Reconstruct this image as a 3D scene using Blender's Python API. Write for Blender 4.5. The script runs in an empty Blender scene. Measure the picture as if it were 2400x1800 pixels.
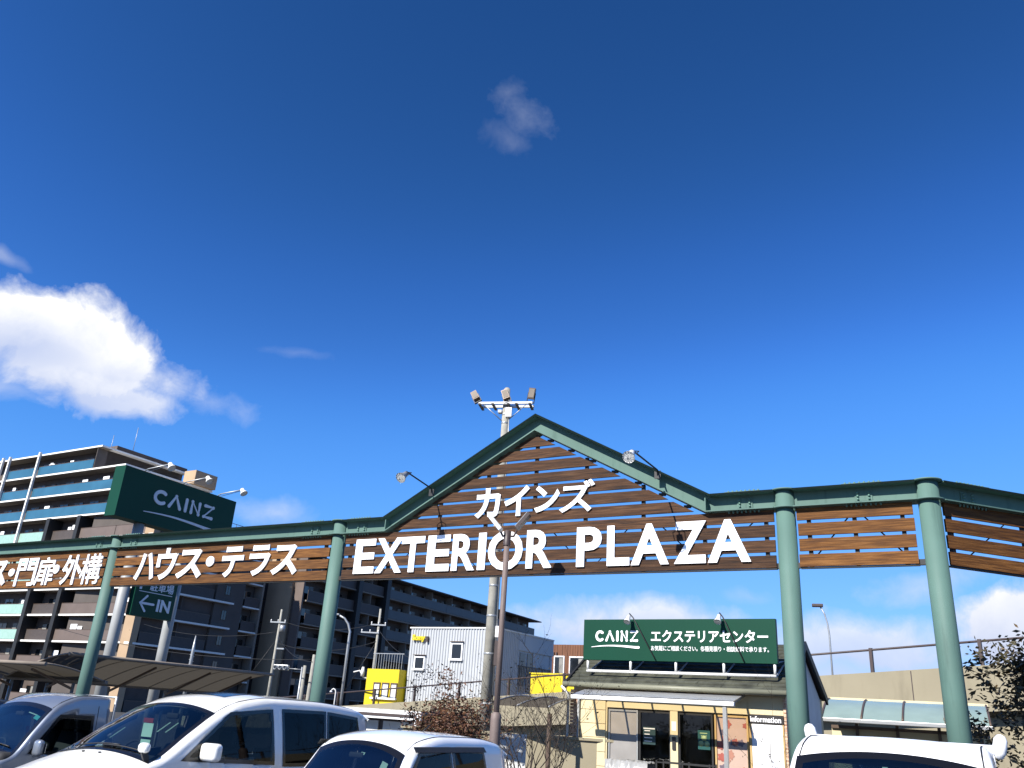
import bpy, bmesh, math, random
import numpy as np
from mathutils import Vector, Matrix
random.seed(7); np.random.seed(7)
PI = math.pi
rad = math.radians
scene = bpy.context.scene
C = scene.collection

# ---------------------------------------------------------------- camera
cam_d = bpy.data.cameras.new('camera'); cam = bpy.data.objects.new('camera', cam_d); C.objects.link(cam)
cam_d.sensor_width = 36.0; cam_d.lens = 29.13; cam_d.clip_start = 0.05; cam_d.clip_end = 3000
TH, RHO = rad(21.9036), rad(3.7391)
_f = Vector((0, math.cos(TH), math.sin(TH))); _u0 = Vector((0, -math.sin(TH), math.cos(TH))); _r0 = Vector((1, 0, 0))
_r = _r0*math.cos(RHO) + _u0*math.sin(RHO); _u = _u0*math.cos(RHO) - _r0*math.sin(RHO)
_m = Matrix((_r, _u, -_f)).transposed().to_4x4(); _m.translation = (0, 0, 1.9)
cam.matrix_world = _m
scene.camera = cam

# ---------------------------------------------------------------- light
SUN_EL, SUN_AZ = rad(39.0), rad(225.0)          # azimuth clockwise from +Y: behind the camera, to the left
sun_dir = Vector((math.sin(SUN_AZ)*math.cos(SUN_EL), math.cos(SUN_AZ)*math.cos(SUN_EL), math.sin(SUN_EL)))
sd = bpy.data.lights.new('sun', 'SUN'); sd.energy = 5.0; sd.angle = rad(0.5); sd.color = (1.0, 0.955, 0.88)
so = bpy.data.objects.new('sun', sd); C.objects.link(so)
so.rotation_euler = (-sun_dir).to_track_quat('-Z', 'Y').to_euler(); so.location = sun_dir*60

scene.view_settings.view_transform = 'Standard'; scene.view_settings.look = 'None'
scene.view_settings.gamma = 1.0; scene.view_settings.exposure = 0.85
scene.view_settings.use_curve_mapping = False
scene.render.engine = 'CYCLES'
scene.cycles.use_denoising = True
scene.cycles.max_bounces = 8; scene.cycles.transparent_max_bounces = 16
scene.cycles.sample_clamp_indirect = 8

# ---------------------------------------------------------------- world: clear winter sky and a few clouds
w = bpy.data.worlds.new('World'); scene.world = w; w.use_nodes = True
nt = w.node_tree; nt.nodes.clear()
def N(t, **k):
    n = nt.nodes.new(t)
    for a, b in k.items(): setattr(n, a, b)
    return n
def L(a, b): nt.links.new(a, b)
def wmath(op, a, b=None, c=None, clamp=False):
    n = N('ShaderNodeMath', operation=op, use_clamp=clamp)
    for i, v in enumerate((a, b, c)):
        if v is None: continue
        if isinstance(v, (int, float)): n.inputs[i].default_value = v
        else: L(v, n.inputs[i])
    return n.outputs[0]
def wdot(v, vec):
    n = N('ShaderNodeVectorMath', operation='DOT_PRODUCT'); L(v, n.inputs[0]); n.inputs[1].default_value = vec
    return n.outputs['Value']
out = N('ShaderNodeOutputWorld'); bg = N('ShaderNodeBackground'); L(bg.outputs[0], out.inputs[0])
sky = N('ShaderNodeTexSky', sky_type='NISHITA'); sky.sun_disc = False
sky.sun_elevation = SUN_EL; sky.sun_rotation = SUN_AZ; sky.altitude = 100; sky.air_density = 1.0; sky.dust_density = 0.25; sky.ozone_density = 2.2
# colour grade of the whole sky: deep blue overhead, lighter and still blue low down, as the phone rendered it
sc_in = N('ShaderNodeVectorMath', operation='SCALE'); sc_in.inputs['Scale'].default_value = 1/16; L(sky.outputs[0], sc_in.inputs[0])
hs = N('ShaderNodeRGBCurve'); L(sc_in.outputs[0], hs.inputs['Color'])
for ci, pts in enumerate((((.7, .153), (1.1, .373), (1.76, .984), (3.8, 2.33), (6, 3.6), (10, 6.)), ((1.2, .768), (1.87, 1.63), (2.9, 3.55), (5.6, 5.7), (8, 7.2), (12, 9.6)), ((2.28, 2.77), (3.33, 5.7), (4.75, 9.8), (7.2, 12.0), (12, 16.)))):
    cv_ = hs.mapping.curves[ci]
    for q in pts: cv_.points.new(q[0]/16, q[1]/20)
    cv_.points[-1].location = (1.0, pts[-1][1]*1.1/20)
hs.mapping.update()
sc_out = N('ShaderNodeVectorMath', operation='SCALE'); sc_out.inputs['Scale'].default_value = 20; L(hs.outputs[0], sc_out.inputs[0])
tc = N('ShaderNodeTexCoord'); D = tc.outputs['Generated']
warp = N('ShaderNodeTexNoise'); warp.inputs['Scale'].default_value = 9; warp.inputs['Detail'].default_value = 3; L(D, warp.inputs['Vector'])
wsub = N('ShaderNodeVectorMath', operation='SUBTRACT'); L(warp.outputs['Color'], wsub.inputs[0]); wsub.inputs[1].default_value = (.5, .5, .5)
wsc = N('ShaderNodeVectorMath', operation='SCALE'); L(wsub.outputs[0], wsc.inputs[0]); wsc.inputs['Scale'].default_value = 0.055
wadd = N('ShaderNodeVectorMath', operation='ADD'); L(D, wadd.inputs[0]); L(wsc.outputs[0], wadd.inputs[1]); DW = wadd.outputs[0]
fine = N('ShaderNodeTexNoise'); fine.inputs['Scale'].default_value = 22; fine.inputs['Detail'].default_value = 5.5; fine.inputs['Roughness'].default_value = .62; L(DW, fine.inputs['Vector'])
FN = wmath('SUBTRACT', fine.outputs['Fac'], 0.5)
def blob(az, el, sx, sy, dens, soft=.55, rough=1.6, tilt=0):
    """one cloud: an ellipse of sky (angles in degrees) whose edge is frayed by noise"""
    az, el = rad(az), rad(el)
    c = Vector((math.sin(az)*math.cos(el), math.cos(az)*math.cos(el), math.sin(el)))
    rt = Vector((math.cos(az), -math.sin(az), 0)); up = rt.cross(c)
    t = rad(tilt); rt, up = rt*math.cos(t)+up*math.sin(t), up*math.cos(t)-rt*math.sin(t)
    x = wmath('MULTIPLY', wdot(DW, rt), 1/math.sin(rad(sx)))
    dy = wmath('SUBTRACT', wdot(DW, up), 0.0)
    y = wmath('MULTIPLY', dy, 1/math.sin(rad(sy)))
    r2 = wmath('ADD', wmath('MULTIPLY', x, x), wmath('MULTIPLY', y, y))
    v = wmath('SUBTRACT', 1.0, wmath('SQRT', r2))
    front = wmath('GREATER_THAN', wdot(D, c), 0.3)
    v = wmath('ADD', v, wmath('MULTIPLY', FN, rough))
    v = wmath('MULTIPLY', wmath('DIVIDE', v, soft, clamp=True), dens)
    return wmath('MULTIPLY', v, front), y
clouds = [  # azimuth, elevation, half width, half height, density, softness, fraying, tilt
 (-29.6, 19.6, 6.0, 3.7, 1.0, .36, .95, -4), (-33.4, 20.4, 4.2, 2.7, 1.0, .36, .95, 0), (-25.2, 18.9, 4.4, 2.0, .7, .8, 1.9, -6),
 (-37.6, 18.0, 3.2, 2.0, .9, .5, 1.0, 0), (-21.0, 17.9, 3.0, 1.0, .24, 1., 2.6, 0), (-33.0, 16.4, 3.0, .9, .4, .9, 1.6, 0),
 (-27.0, 17.2, 4.6, 1.5, .9, .5, 1.0, 0),
 (-1.5, 41.2, 1.7, .9, .16, 1.6, 2.6, 40), (-0.2, 39.8, 2.6, 1.5, .24, 1.6, 2.6, -25), (-1.7, 38.0, 2.0, .9, .16, 1.6, 2.6, -30),
 (-16.0, 22.2, 2.8, .5, .14, 1., 1.6, 3), (-35.6, 24.1, 1.8, .5, .3, 1., 1.4, -12), (-15.8, 11.4, 3.0, 1.2, .45, 1., 1.5, 8),
 (9.5, 6.0, 9.8, 2.1, .90, .6, .9, 0), (23.0, 5.2, 7.8, 2.1, .86, .6, 1.0, 0),
 (32.2, 6.4, 4.6, 2.8, 1.0, .30, .8, 0), (27.0, 9.0, 4.2, 1.3, .5, .9, 1.6, 8), (37.0, 8.4, 6.0, 3.0, .75, .7, 1.0, 0),
 (16.6, 8.5, 2.0, .7, .26, 1., 1.6, 0)]
best = None; shade = None
for cl in clouds:
    v, y = blob(*cl)
    if best is None: best, shade = v, wmath('MULTIPLY', v, y)
    else:
        best = wmath('MAXIMUM', best, v); shade = wmath('ADD', shade, wmath('MULTIPLY', v, y))
# low cloud all round the horizon, thinning upwards
sep = N('ShaderNodeSeparateXYZ'); L(D, sep.inputs[0])
lowN = N('ShaderNodeTexNoise'); lowN.inputs['Scale'].default_value = 4.5; lowN.inputs['Detail'].default_value = 4; L(DW, lowN.inputs['Vector'])
band = wmath('SUBTRACT', wmath('MULTIPLY', lowN.outputs['Fac'], 1.0), wmath('MULTIPLY', wmath('ABSOLUTE', sep.outputs[2]), 4.2))
band = wmath('MULTIPLY', wmath('SUBTRACT', band, 0.12, clamp=True), 3.0, clamp=True)
best = wmath('MAXIMUM', best, band, clamp=True)
cr = N('ShaderNodeMix', data_type='RGBA'); cr.inputs[6].default_value = (5.7, 6.6, 9.2, 1); cr.inputs[7].default_value = (11.0, 11.0, 11.0, 1)
lit = wmath('ADD', wmath('MULTIPLY', shade, .55), wmath('ADD', wmath('MULTIPLY', FN, .9), .55), clamp=True)
lit2 = wmath('MULTIPLY', lit, wmath('ADD', wmath('MULTIPLY', best, .5), .5), clamp=True)
lit2 = wmath('MULTIPLY', lit2, wmath('ADD', wmath('MULTIPLY', sep.outputs[2], 5.5), .05, clamp=True), clamp=True)
L(lit2, cr.inputs[0])
mx = N('ShaderNodeMix', data_type='RGBA'); L(best, mx.inputs[0]); L(sc_out.outputs[0], mx.inputs[6]); L(cr.outputs[2], mx.inputs[7])
L(mx.outputs[2], bg.inputs['Color']); bg.inputs['Strength'].default_value = 0.055
w.cycles.sampling_method = 'MANUAL'; w.cycles.sample_map_resolution = 256

# ---------------------------------------------------------------- materials
def M(name, col, rough=.6, metal=0., var=.10, scale=3., bump=0., bscale=40., coat=0., stretch=None, col2=None, spec=.5, detail=5):
    if min(col) < .55:                       # deep, contrasty winter light: keep mid tones down
        col = tuple(c*.70 for c in col); col2 = tuple(c*.70 for c in col2) if col2 else None
    m = bpy.data.materials.new(name); m.use_nodes = True; t = m.node_tree
    b = t.nodes['Principled BSDF']
    b.inputs['Roughness'].default_value = rough; b.inputs['Metallic'].default_value = metal
    b.inputs['Specular IOR Level'].default_value = spec
    b.inputs['Coat Weight'].default_value = coat; b.inputs['Coat Roughness'].default_value = .04
    co = t.nodes.new('ShaderNodeTexCoord'); mp = t.nodes.new('ShaderNodeMapping'); t.links.new(co.outputs['Object'], mp.inputs[0])
    if stretch: mp.inputs['Scale'].default_value = stretch
    oi = t.nodes.new('ShaderNodeObjectInfo'); vm = t.nodes.new('ShaderNodeVectorMath'); vm.operation = 'MULTIPLY_ADD'
    t.links.new(oi.outputs['Random'], vm.inputs[0]); vm.inputs[1].default_value = (37, 23, 11); t.links.new(mp.outputs[0], vm.inputs[2])
    nz = t.nodes.new('ShaderNodeTexNoise'); nz.inputs['Scale'].default_value = scale; nz.inputs['Detail'].default_value = detail; t.links.new(vm.outputs[0], nz.inputs['Vector'])
    rp = t.nodes.new('ShaderNodeValToRGB')
    c1 = tuple(max(0, c*(1-var)) for c in col); c2 = col2 or tuple(min(1, c*(1+var)) for c in col)
    rp.color_ramp.elements[0].color = (*c1, 1); rp.color_ramp.elements[1].color = (*c2, 1)
    rp.color_ramp.elements[0].position = .3; rp.color_ramp.elements[1].position = .7
    t.links.new(nz.outputs['Fac'], rp.inputs[0]); t.links.new(rp.outputs[0], b.inputs['Base Color'])
    if bump:
        n2 = t.nodes.new('ShaderNodeTexNoise'); n2.inputs['Scale'].default_value = bscale; n2.inputs['Detail'].default_value = 4; t.links.new(vm.outputs[0], n2.inputs['Vector'])
        bp = t.nodes.new('ShaderNodeBump'); bp.inputs['Strength'].default_value = bump; bp.inputs['Distance'].default_value = .02
        t.links.new(n2.outputs['Fac'], bp.inputs['Height']); t.links.new(bp.outputs[0], b.inputs['Normal'])
    return m
def glass_mat(name, tint, ior=1.5, rough=.02, thru=None):
    """thin pane: clear or tinted, with a mirror sheen that grows at a slant"""
    m = bpy.data.materials.new(name); m.use_nodes = True; t = m.node_tree; t.nodes.clear()
    o = t.nodes.new('ShaderNodeOutputMaterial'); mx = t.nodes.new('ShaderNodeMixShader'); tr = t.nodes.new('ShaderNodeBsdfTransparent'); gl = t.nodes.new('ShaderNodeBsdfGlossy')
    fr = t.nodes.new('ShaderNodeFresnel'); fr.inputs['IOR'].default_value = ior
    tr.inputs['Color'].default_value = (*tint, 1); gl.inputs['Roughness'].default_value = rough
    t.links.new(fr.outputs[0], mx.inputs[0]); t.links.new(tr.outputs[0], mx.inputs[1]); t.links.new(gl.outputs[0], mx.inputs[2]); t.links.new(mx.outputs[0], o.inputs[0])
    return m
MT = {}
def wood(name, c1, c2, c3, streak=1.0):
    m = M(name, c1, rough=.75, scale=2.2, stretch=(1.2*streak, 14, 22), col2=c2, bump=.35, bscale=9, detail=8, spec=.3)
    t = m.node_tree; b = t.nodes['Principled BSDF']; rp = [n for n in t.nodes if n.type == 'VALTORGB'][0]
    el = rp.color_ramp.elements.new(.5); el.color = (*[c*.7 for c in c3], 1)
    oi = [n for n in t.nodes if n.type == 'OBJECT_INFO'][0]; mr = t.nodes.new('ShaderNodeMapRange'); mr.inputs[3].default_value = .72; mr.inputs[4].default_value = 1.25; t.links.new(oi.outputs['Random'], mr.inputs[0])
    sv = t.nodes.new('ShaderNodeHueSaturation'); t.links.new(mr.outputs[0], sv.inputs['Value']); t.links.new(rp.outputs[0], sv.inputs['Color']); t.links.new(sv.outputs[0], b.inputs['Base Color'])
    return m
MT['slat'] = wood('oiled_orange_wood', (.075, .027, .006), (.26, .112, .027), (.160, .062, .011))
MT['slat_old'] = wood('weathered_brown_wood', (.026, .011, .005), (.130, .062, .026), (.072, .029, .009))
MT['teal'] = M('teal_paint', (.118, .215, .180), spec=.3, rough=.58, var=.10, scale=1.3, bump=.05, bscale=60)
def weather(m, dirt, scale=(9, 9, .7), lo=.56, hi=.78, amt=.6):
    """run-off streaks and blotches of dirt over a paint"""
    t = m.node_tree; b = t.nodes['Principled BSDF']; src = b.inputs['Base Color'].links[0].from_socket
    co = t.nodes.new('ShaderNodeTexCoord'); mp = t.nodes.new('ShaderNodeMapping'); mp.inputs['Scale'].default_value = scale; t.links.new(co.outputs['Object'], mp.inputs[0])
    nz = t.nodes.new('ShaderNodeTexNoise'); nz.inputs['Scale'].default_value = 1; nz.inputs['Detail'].default_value = 8; nz.inputs['Roughness'].default_value = .65; t.links.new(mp.outputs[0], nz.inputs['Vector'])
    mr = t.nodes.new('ShaderNodeMapRange'); mr.inputs[1].default_value = lo; mr.inputs[2].default_value = hi; mr.inputs[4].default_value = amt; t.links.new(nz.outputs['Fac'], mr.inputs[0])
    mx = t.nodes.new('ShaderNodeMix'); mx.data_type = 'RGBA'; t.links.new(mr.outputs[0], mx.inputs[0]); t.links.new(src, mx.inputs[6]); mx.inputs[7].default_value = (*dirt, 1); t.links.new(mx.outputs[2], b.inputs['Base Color'])
    mr2 = t.nodes.new('ShaderNodeMapRange'); mr2.inputs[3].default_value = b.inputs['Roughness'].default_value-.08; mr2.inputs[4].default_value = b.inputs['Roughness'].default_value+.2; t.links.new(nz.outputs['Fac'], mr2.inputs[0]); t.links.new(mr2.outputs[0], b.inputs['Roughness'])
    return m
weather(MT['teal'], (.030, .060, .050))
MT['teal_d'] = M('teal_paint_dark', (.120, .250, .205), rough=.5, var=.12, scale=2)
MT['black'] = M('black_steel', (.018, .018, .018), rough=.55)
MT['white_letter'] = M('white_sign_face', (.86, .86, .86), rough=.5, var=.02)
MT['white_paint'] = M('white_paint', (.78, .78, .78), rough=.4, var=.03)
MT['white_dull'] = M('dull_white', (.62, .62, .60), rough=.7, var=.08)
MT['galv'] = M('galvanised_steel', (.48, .50, .51), rough=.45, metal=.5, var=.12, scale=8)
MT['grey_post'] = M('grey_painted_column', (.40, .41, .40), rough=.55, var=.10, scale=2)
MT['concrete'] = M('pole_concrete', (.40, .385, .33), rough=.85, var=.16, scale=5, bump=.2)
MT['brown_pole'] = M('brown_painted_pole', (.21, .155, .135), rough=.55, var=.15, scale=4, bump=.1)
MT['brown_rail'] = M('dark_brown_rail', (.075, .052, .048), rough=.5)
MT['green_sign'] = M('green_sign_face', (.002, .062, .034), spec=.2, rough=.5, var=.05, scale=1)
MT['green_sign_side'] = M('green_sign_side', (.003, .075, .040), rough=.4, var=.05)
MT['sign_text_grey'] = M('pale_sign_text', (.62, .66, .70), rough=.5, var=.03)
MT['asphalt'] = M('asphalt', (.052, .052, .053), rough=.9, var=.25, scale=3, bump=.5, bscale=120)
MT['line_white'] = M('road_paint', (.6, .6, .58), rough=.8, var=.15, scale=12)
MT['beige_ramp'] = M('beige_ramp_wall', (.36, .315, .215), rough=.85, var=.06, scale=.7, bump=.08)
weather(MT['beige_ramp'], (.10, .085, .06), (1.2, 1.2, .25), .52, .8, .5); weather(MT['concrete'], (.14, .13, .11), (3, 3, .8), .55, .8, .5); weather(MT['brown_pole'], (.06, .045, .04), (12, 12, 1.5), .5, .75, .6)
MT['dark_glass'] = M('dark_window_glass', (.012, .014, .016), rough=.08, var=.3, scale=1, spec=.8)
MT['alu'] = M('aluminium', (.55, .55, .53), rough=.4, metal=.6, var=.06)
MT['bronze_alu'] = M('bronze_aluminium', (.16, .11, .08), rough=.45, metal=.3)
MT['cream'] = M('cream_siding', (.82, .70, .43), rough=.7, var=.04, scale=2)
MT['tan_trim'] = M('tan_trim', (.62, .42, .17), rough=.7, var=.06)
MT['shingle'] = M('mossy_grey_shingle', (.052, .056, .040), rough=.92, var=.35, scale=3.5, bump=.4, col2=(.115, .120, .085))
MT['gutter'] = M('olive_gutter', (.24, .24, .17), rough=.5, var=.08)
MT['yellow'] = M('bright_yellow_wall', (.82, .62, .003), rough=.6, var=.03)
MT['corr'] = M('grey_corrugated_steel', (.54, .56, .58), rough=.5, var=.06, scale=.8)
MT['corr_side'] = MT['corr']
MT['cedar'] = M('cedar_cladding', (.19, .075, .033), rough=.75, var=.3, scale=1.6, stretch=(6, 6, .4))
MT['lamp_glass'] = M('lamp_lens', (.72, .72, .68), rough=.2, var=.03)
MT['rubber'] = M('rubber', (.014, .014, .014), rough=.8)
MT['interior'] = M('car_interior', (.022, .022, .024), rough=.8)
MT['seat'] = M('grey_seat_cloth', (.085, .085, .085), rough=.9)
MT['car_glass'] = glass_mat('car_window_glass', (.30, .36, .37), ior=1.36)
MT['windscreen'] = glass_mat('windscreen_glass', (.50, .60, .62), ior=2.1)
MT['privacy'] = glass_mat('privacy_glass', (.06, .07, .08), ior=1.33)
MT['flange_shade'] = M('painted_flange_shade', (.010, .020, .018), rough=.95, spec=.1)  # near-black green that paints in the shade of the beams' top edge
MT['shop_glass'] = glass_mat('shop_glass', (.55, .58, .56), ior=1.5)

# ---------------------------------------------------------------- mesh builder
class MB:
    def __init__(s): s.v = []; s.f = []; s.sm = []
    def add(s, vs, fs, smooth=False):
        n = len(s.v); s.v += [tuple(map(float, p)) for p in vs]; s.f += [tuple(i+n for i in f) for f in fs]; s.sm += [smooth]*len(fs); return s
    def box(s, x0, x1, y0, y1, z0, z1):
        vs = [(x, y, z) for z in (z0, z1) for y in (y0, y1) for x in (x0, x1)]
        return s.add(vs, [(0,2,3,1),(4,5,7,6),(0,1,5,4),(2,6,7,3),(1,3,7,5),(0,4,6,2)])
    def prism(s, poly, y0, y1):
        """polygon in x,z pushed from y0 to y1"""
        n = len(poly); vs = [(x, y0, z) for x, z in poly]+[(x, y1, z) for x, z in poly]
        return s.add(vs, [tuple(range(n)), tuple(range(2*n-1, n-1, -1))]+[(i, i+n, (i+1) % n+n, (i+1) % n) for i in range(n)])
    def prism_x(s, poly, x0, x1):
        n = len(poly); vs = [(x0, y, z) for y, z in poly]+[(x1, y, z) for y, z in poly]
        return s.add(vs, [tuple(range(n)), tuple(range(2*n-1, n-1, -1))]+[(i, i+n, (i+1) % n+n, (i+1) % n) for i in range(n)])
    def prism_z(s, poly, z0, z1):
        n = len(poly); vs = [(x, y, z0) for x, y in poly]+[(x, y, z1) for x, y in poly]
        return s.add(vs, [tuple(range(n)), tuple(range(2*n-1, n-1, -1))]+[(i, i+n, (i+1) % n+n, (i+1) % n) for i in range(n)])
    def tube(s, pts, r, n=10, cap=True):
        """round bar along points; r is one radius or one per point"""
        pts = [Vector(p) for p in pts]; rs = r if isinstance(r, (list, tuple)) else [r]*len(pts)
        ref = None; vs = []; fs = []
        for i, p in enumerate(pts):
            t = (pts[min(i+1, len(pts)-1)]-pts[max(i-1, 0)]).normalized()
            if ref is None: ref = Vector((0, 0, 1)) if abs(t.z) < .9 else Vector((1, 0, 0))
            a = (ref-t*ref.dot(t)).normalized(); b = t.cross(a); ref = a
            vs += [p+(a*math.cos(2*PI*k/n)+b*math.sin(2*PI*k/n))*rs[i] for k in range(n)]
        for i in range(len(pts)-1):
            for k in range(n): fs.append((i*n+k, i*n+(k+1) % n, (i+1)*n+(k+1) % n, (i+1)*n+k))
        s.add(vs, fs, True)
        if cap:
            m = len(s.v)-len(vs)
            s.f += [tuple(m+k for k in range(n-1, -1, -1)), tuple(m+(len(pts)-1)*n+k for k in range(n))]; s.sm += [False, False]
        return s
    def lathe(s, prof, axis='z', c=(0, 0, 0), n=20):
        vs = []; fs = []
        for r, h in prof:
            for k in range(n):
                a = 2*PI*k/n; p = (r*math.cos(a), r*math.sin(a), h)
                if axis == 'x': p = (h, r*math.cos(a), r*math.sin(a))
                if axis == 'y': p = (r*math.cos(a), h, r*math.sin(a))
                vs.append((p[0]+c[0], p[1]+c[1], p[2]+c[2]))
        for i in range(len(prof)-1):
            for k in range(n): fs.append((i*n+k, i*n+(k+1) % n, (i+1)*n+(k+1) % n, (i+1)*n+k))
        return s.add(vs, fs, True)
    def bar(s, a, b, w, h):
        """square bar from a to b"""
        a, b = Vector(a), Vector(b); t = (b-a).normalized(); ref = Vector((0, 0, 1)) if abs(t.z) < .95 else Vector((0, 1, 0))
        x = t.cross(ref).normalized()*w/2; y = x.normalized().cross(t)*h/2
        vs = [p+i*x+j*y for p in (a, b) for i, j in ((-1,-1),(1,-1),(1,1),(-1,1))]
        return s.add(vs, [(3,2,1,0),(4,5,6,7),(0,1,5,4),(1,2,6,5),(2,3,7,6),(3,0,4,7)])
    def mesh(s, name):
        me = bpy.data.meshes.new(name); me.from_pydata(s.v, [], s.f); me.validate(); me.update()
        bm = bmesh.new(); bm.from_mesh(me); bmesh.ops.recalc_face_normals(bm, faces=bm.faces); bm.to_mesh(me); bm.free()
        if len(me.polygons) == len(s.sm): me.polygons.foreach_set('use_smooth', s.sm)
        return me
    def build(s, name, mat, parent=None, loc=None, bevel=0):
        me = s.mesh(name); me.materials.append(MT[mat] if isinstance(mat, str) else mat)
        o = bpy.data.objects.new(name, me); C.objects.link(o)
        if parent is not None: o.parent = parent
        if loc is not None: o.location = loc
        if bevel:
            b = o.modifiers.new('bevel', 'BEVEL'); b.width = bevel; b.segments = 2; b.limit_method = 'ANGLE'
        return o
def obj(name, me, parent=None, loc=(0, 0, 0), rot=None):
    o = bpy.data.objects.new(name, me); C.objects.link(o); o.parent = parent; o.location = loc
    if rot: o.rotation_euler = rot
    return o
def tag(o, label, cat, group=None, kind=None):
    if label: o['label'] = label
    if cat: o['category'] = cat
    if group: o['group'] = group
    if kind: o['kind'] = kind
    return o
def thing(name, label, cat, loc=(0, 0, 0), rz=0., group=None):
    o = bpy.data.objects.new(name, None); C.objects.link(o); o.location = loc; o.rotation_euler = (0, 0, rad(rz)); o.empty_display_size = .3
    return tag(o, label, cat, group)
def box(name, mat, parent, x0, x1, y0, y1, z0, z1, bevel=0): return MB().box(x0, x1, y0, y1, z0, z1).build(name, mat, parent, bevel=bevel)
def tube(name, mat, parent, pts, r, n=10): return MB().tube(pts, r, n).build(name, mat, parent)

_glyphs = {}
def glyph(ch, bold, depth=.5):
    """a character as a mesh in a unit box (x,z plane, front at -y)"""
    k = (ch, bold)
    if k in _glyphs: return _glyphs[k]
    c = bpy.data.curves.new('glyph', 'FONT'); c.body = ch; c.extrude = .5; c.offset = bold; c.resolution_u = 4
    o = bpy.data.objects.new('glyph', c); C.objects.link(o)
    dg = bpy.context.evaluated_depsgraph_get(); me = bpy.data.meshes.new_from_object(o.evaluated_get(dg))
    bpy.data.objects.remove(o); bpy.data.curves.remove(c)
    co = np.array([v.co[:] for v in me.vertices]); fs = [tuple(p.vertices) for p in me.polygons]; bpy.data.meshes.remove(me)
    lo, hi = co.min(0), co.max(0)
    _glyphs[k] = (co, fs, lo, hi); return _glyphs[k]
def letter(name, ch, mat, parent, x0, x1, z0, z1, y, depth, bold=.03, dz=0.):
    """one raised character fitted into the box x0..x1, z0..z1, its back at y"""
    co, fs, lo, hi = glyph(ch, bold)
    sx = (x1-x0)/(hi[0]-lo[0]); sz = (z1-z0)/(hi[1]-lo[1])
    vs = [(x0+(p[0]-lo[0])*sx, y-depth*(p[2]+.5), z0+(p[1]-lo[1])*sz) for p in co]
    return MB().add(vs, fs).build(name, mat, parent)
def text_line(name, s, mat, parent, x0, x1, z0, z1, y, depth, bold=.02):
    """a line of lettering, every character a part of its own"""
    wide = ord(s[0]) > 0x2000; pos = []
    for i, ch in enumerate(s):
        co, fs, lo, hi = glyph(ch, bold)
        pos.append((i if wide else glyph(s[:i+1], bold)[3][0]-hi[0], co, fs))
    X0 = min(o+c[:, 0].min() for o, c, _ in pos); X1 = max(o+c[:, 0].max() for o, c, _ in pos); Z0 = min(c[:, 1].min() for _, c, _ in pos); Z1 = max(c[:, 1].max() for _, c, _ in pos)
    sx, sz_ = (x1-x0)/(X1-X0), (z1-z0)/(Z1-Z0)
    for o, co, fs in pos: MB().add([(x0+(q[0]+o-X0)*sx, y-depth*(q[2]+.5), z0+(q[1]-Z0)*sz_) for q in co], fs).build('letter', mat, parent)
def stroke(name, mat, parent, lines, wd, y, depth):
    """flat raised strokes with round ends; lines are lists of (x,z) or (x,z,width)"""
    mb = MB(); fs = depth
    for q, ln in enumerate(lines):
        yy = y; L_, R_ = [], []; n = len(ln); P = [Vector((p[0], p[1])) for p in ln]; W = [(p[2] if len(p) > 2 else wd)/2 for p in ln]
        for i in range(n):
            t0 = (P[i]-P[i-1]).normalized() if i else None; t1 = (P[i+1]-P[i]).normalized() if i < n-1 else None
            t = ((t0 or t1)+(t1 or t0)); t = t.normalized() if t.length > 1e-6 else t1
            nrm = Vector((-t.y, t.x)); k = 1.0
            if t0 and t1: k = 1/max(.93, nrm.dot(Vector((-t0.y, t0.x))))
            L_.append(P[i]+nrm*W[i]*k); R_.append(P[i]-nrm*W[i]*k)
        for i in range(n-1):
            poly = [L_[i], R_[i], R_[i+1], L_[i+1]]
            vs = [(p.x, yy, p.y) for p in poly]+[(p.x, yy-depth, p.y) for p in poly]
            mb.add(vs, [(0,1,2,3),(7,6,5,4),(0,4,5,1),(2,6,7,3),(1,5,6,2),(3,7,4,0)])
        for i in range(1, n-1):
            if n < 8: mb.prism([(P[i].x+W[i]*math.cos(2*PI*k_/16), P[i].y+W[i]*math.sin(2*PI*k_/16)) for k_ in range(16)], yy-.0004*(i+3), yy-depth-.0004*(i+3))
        for p, wv, t in ((P[0], W[0], (P[0]-P[1]).normalized()), (P[-1], W[-1], (P[-1]-P[-2]).normalized())):
            a0 = math.atan2(t.y, t.x)-PI/2; arc = [(p.x+wv*.98*math.cos(a0+PI*k/8), p.y+wv*.98*math.sin(a0+PI*k/8)) for k in range(9)]
            mb.prism(arc, yy-.0006*(q+1), yy-depth+.0006*(q+1))
    return mb.build(name, mat, parent)
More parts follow.
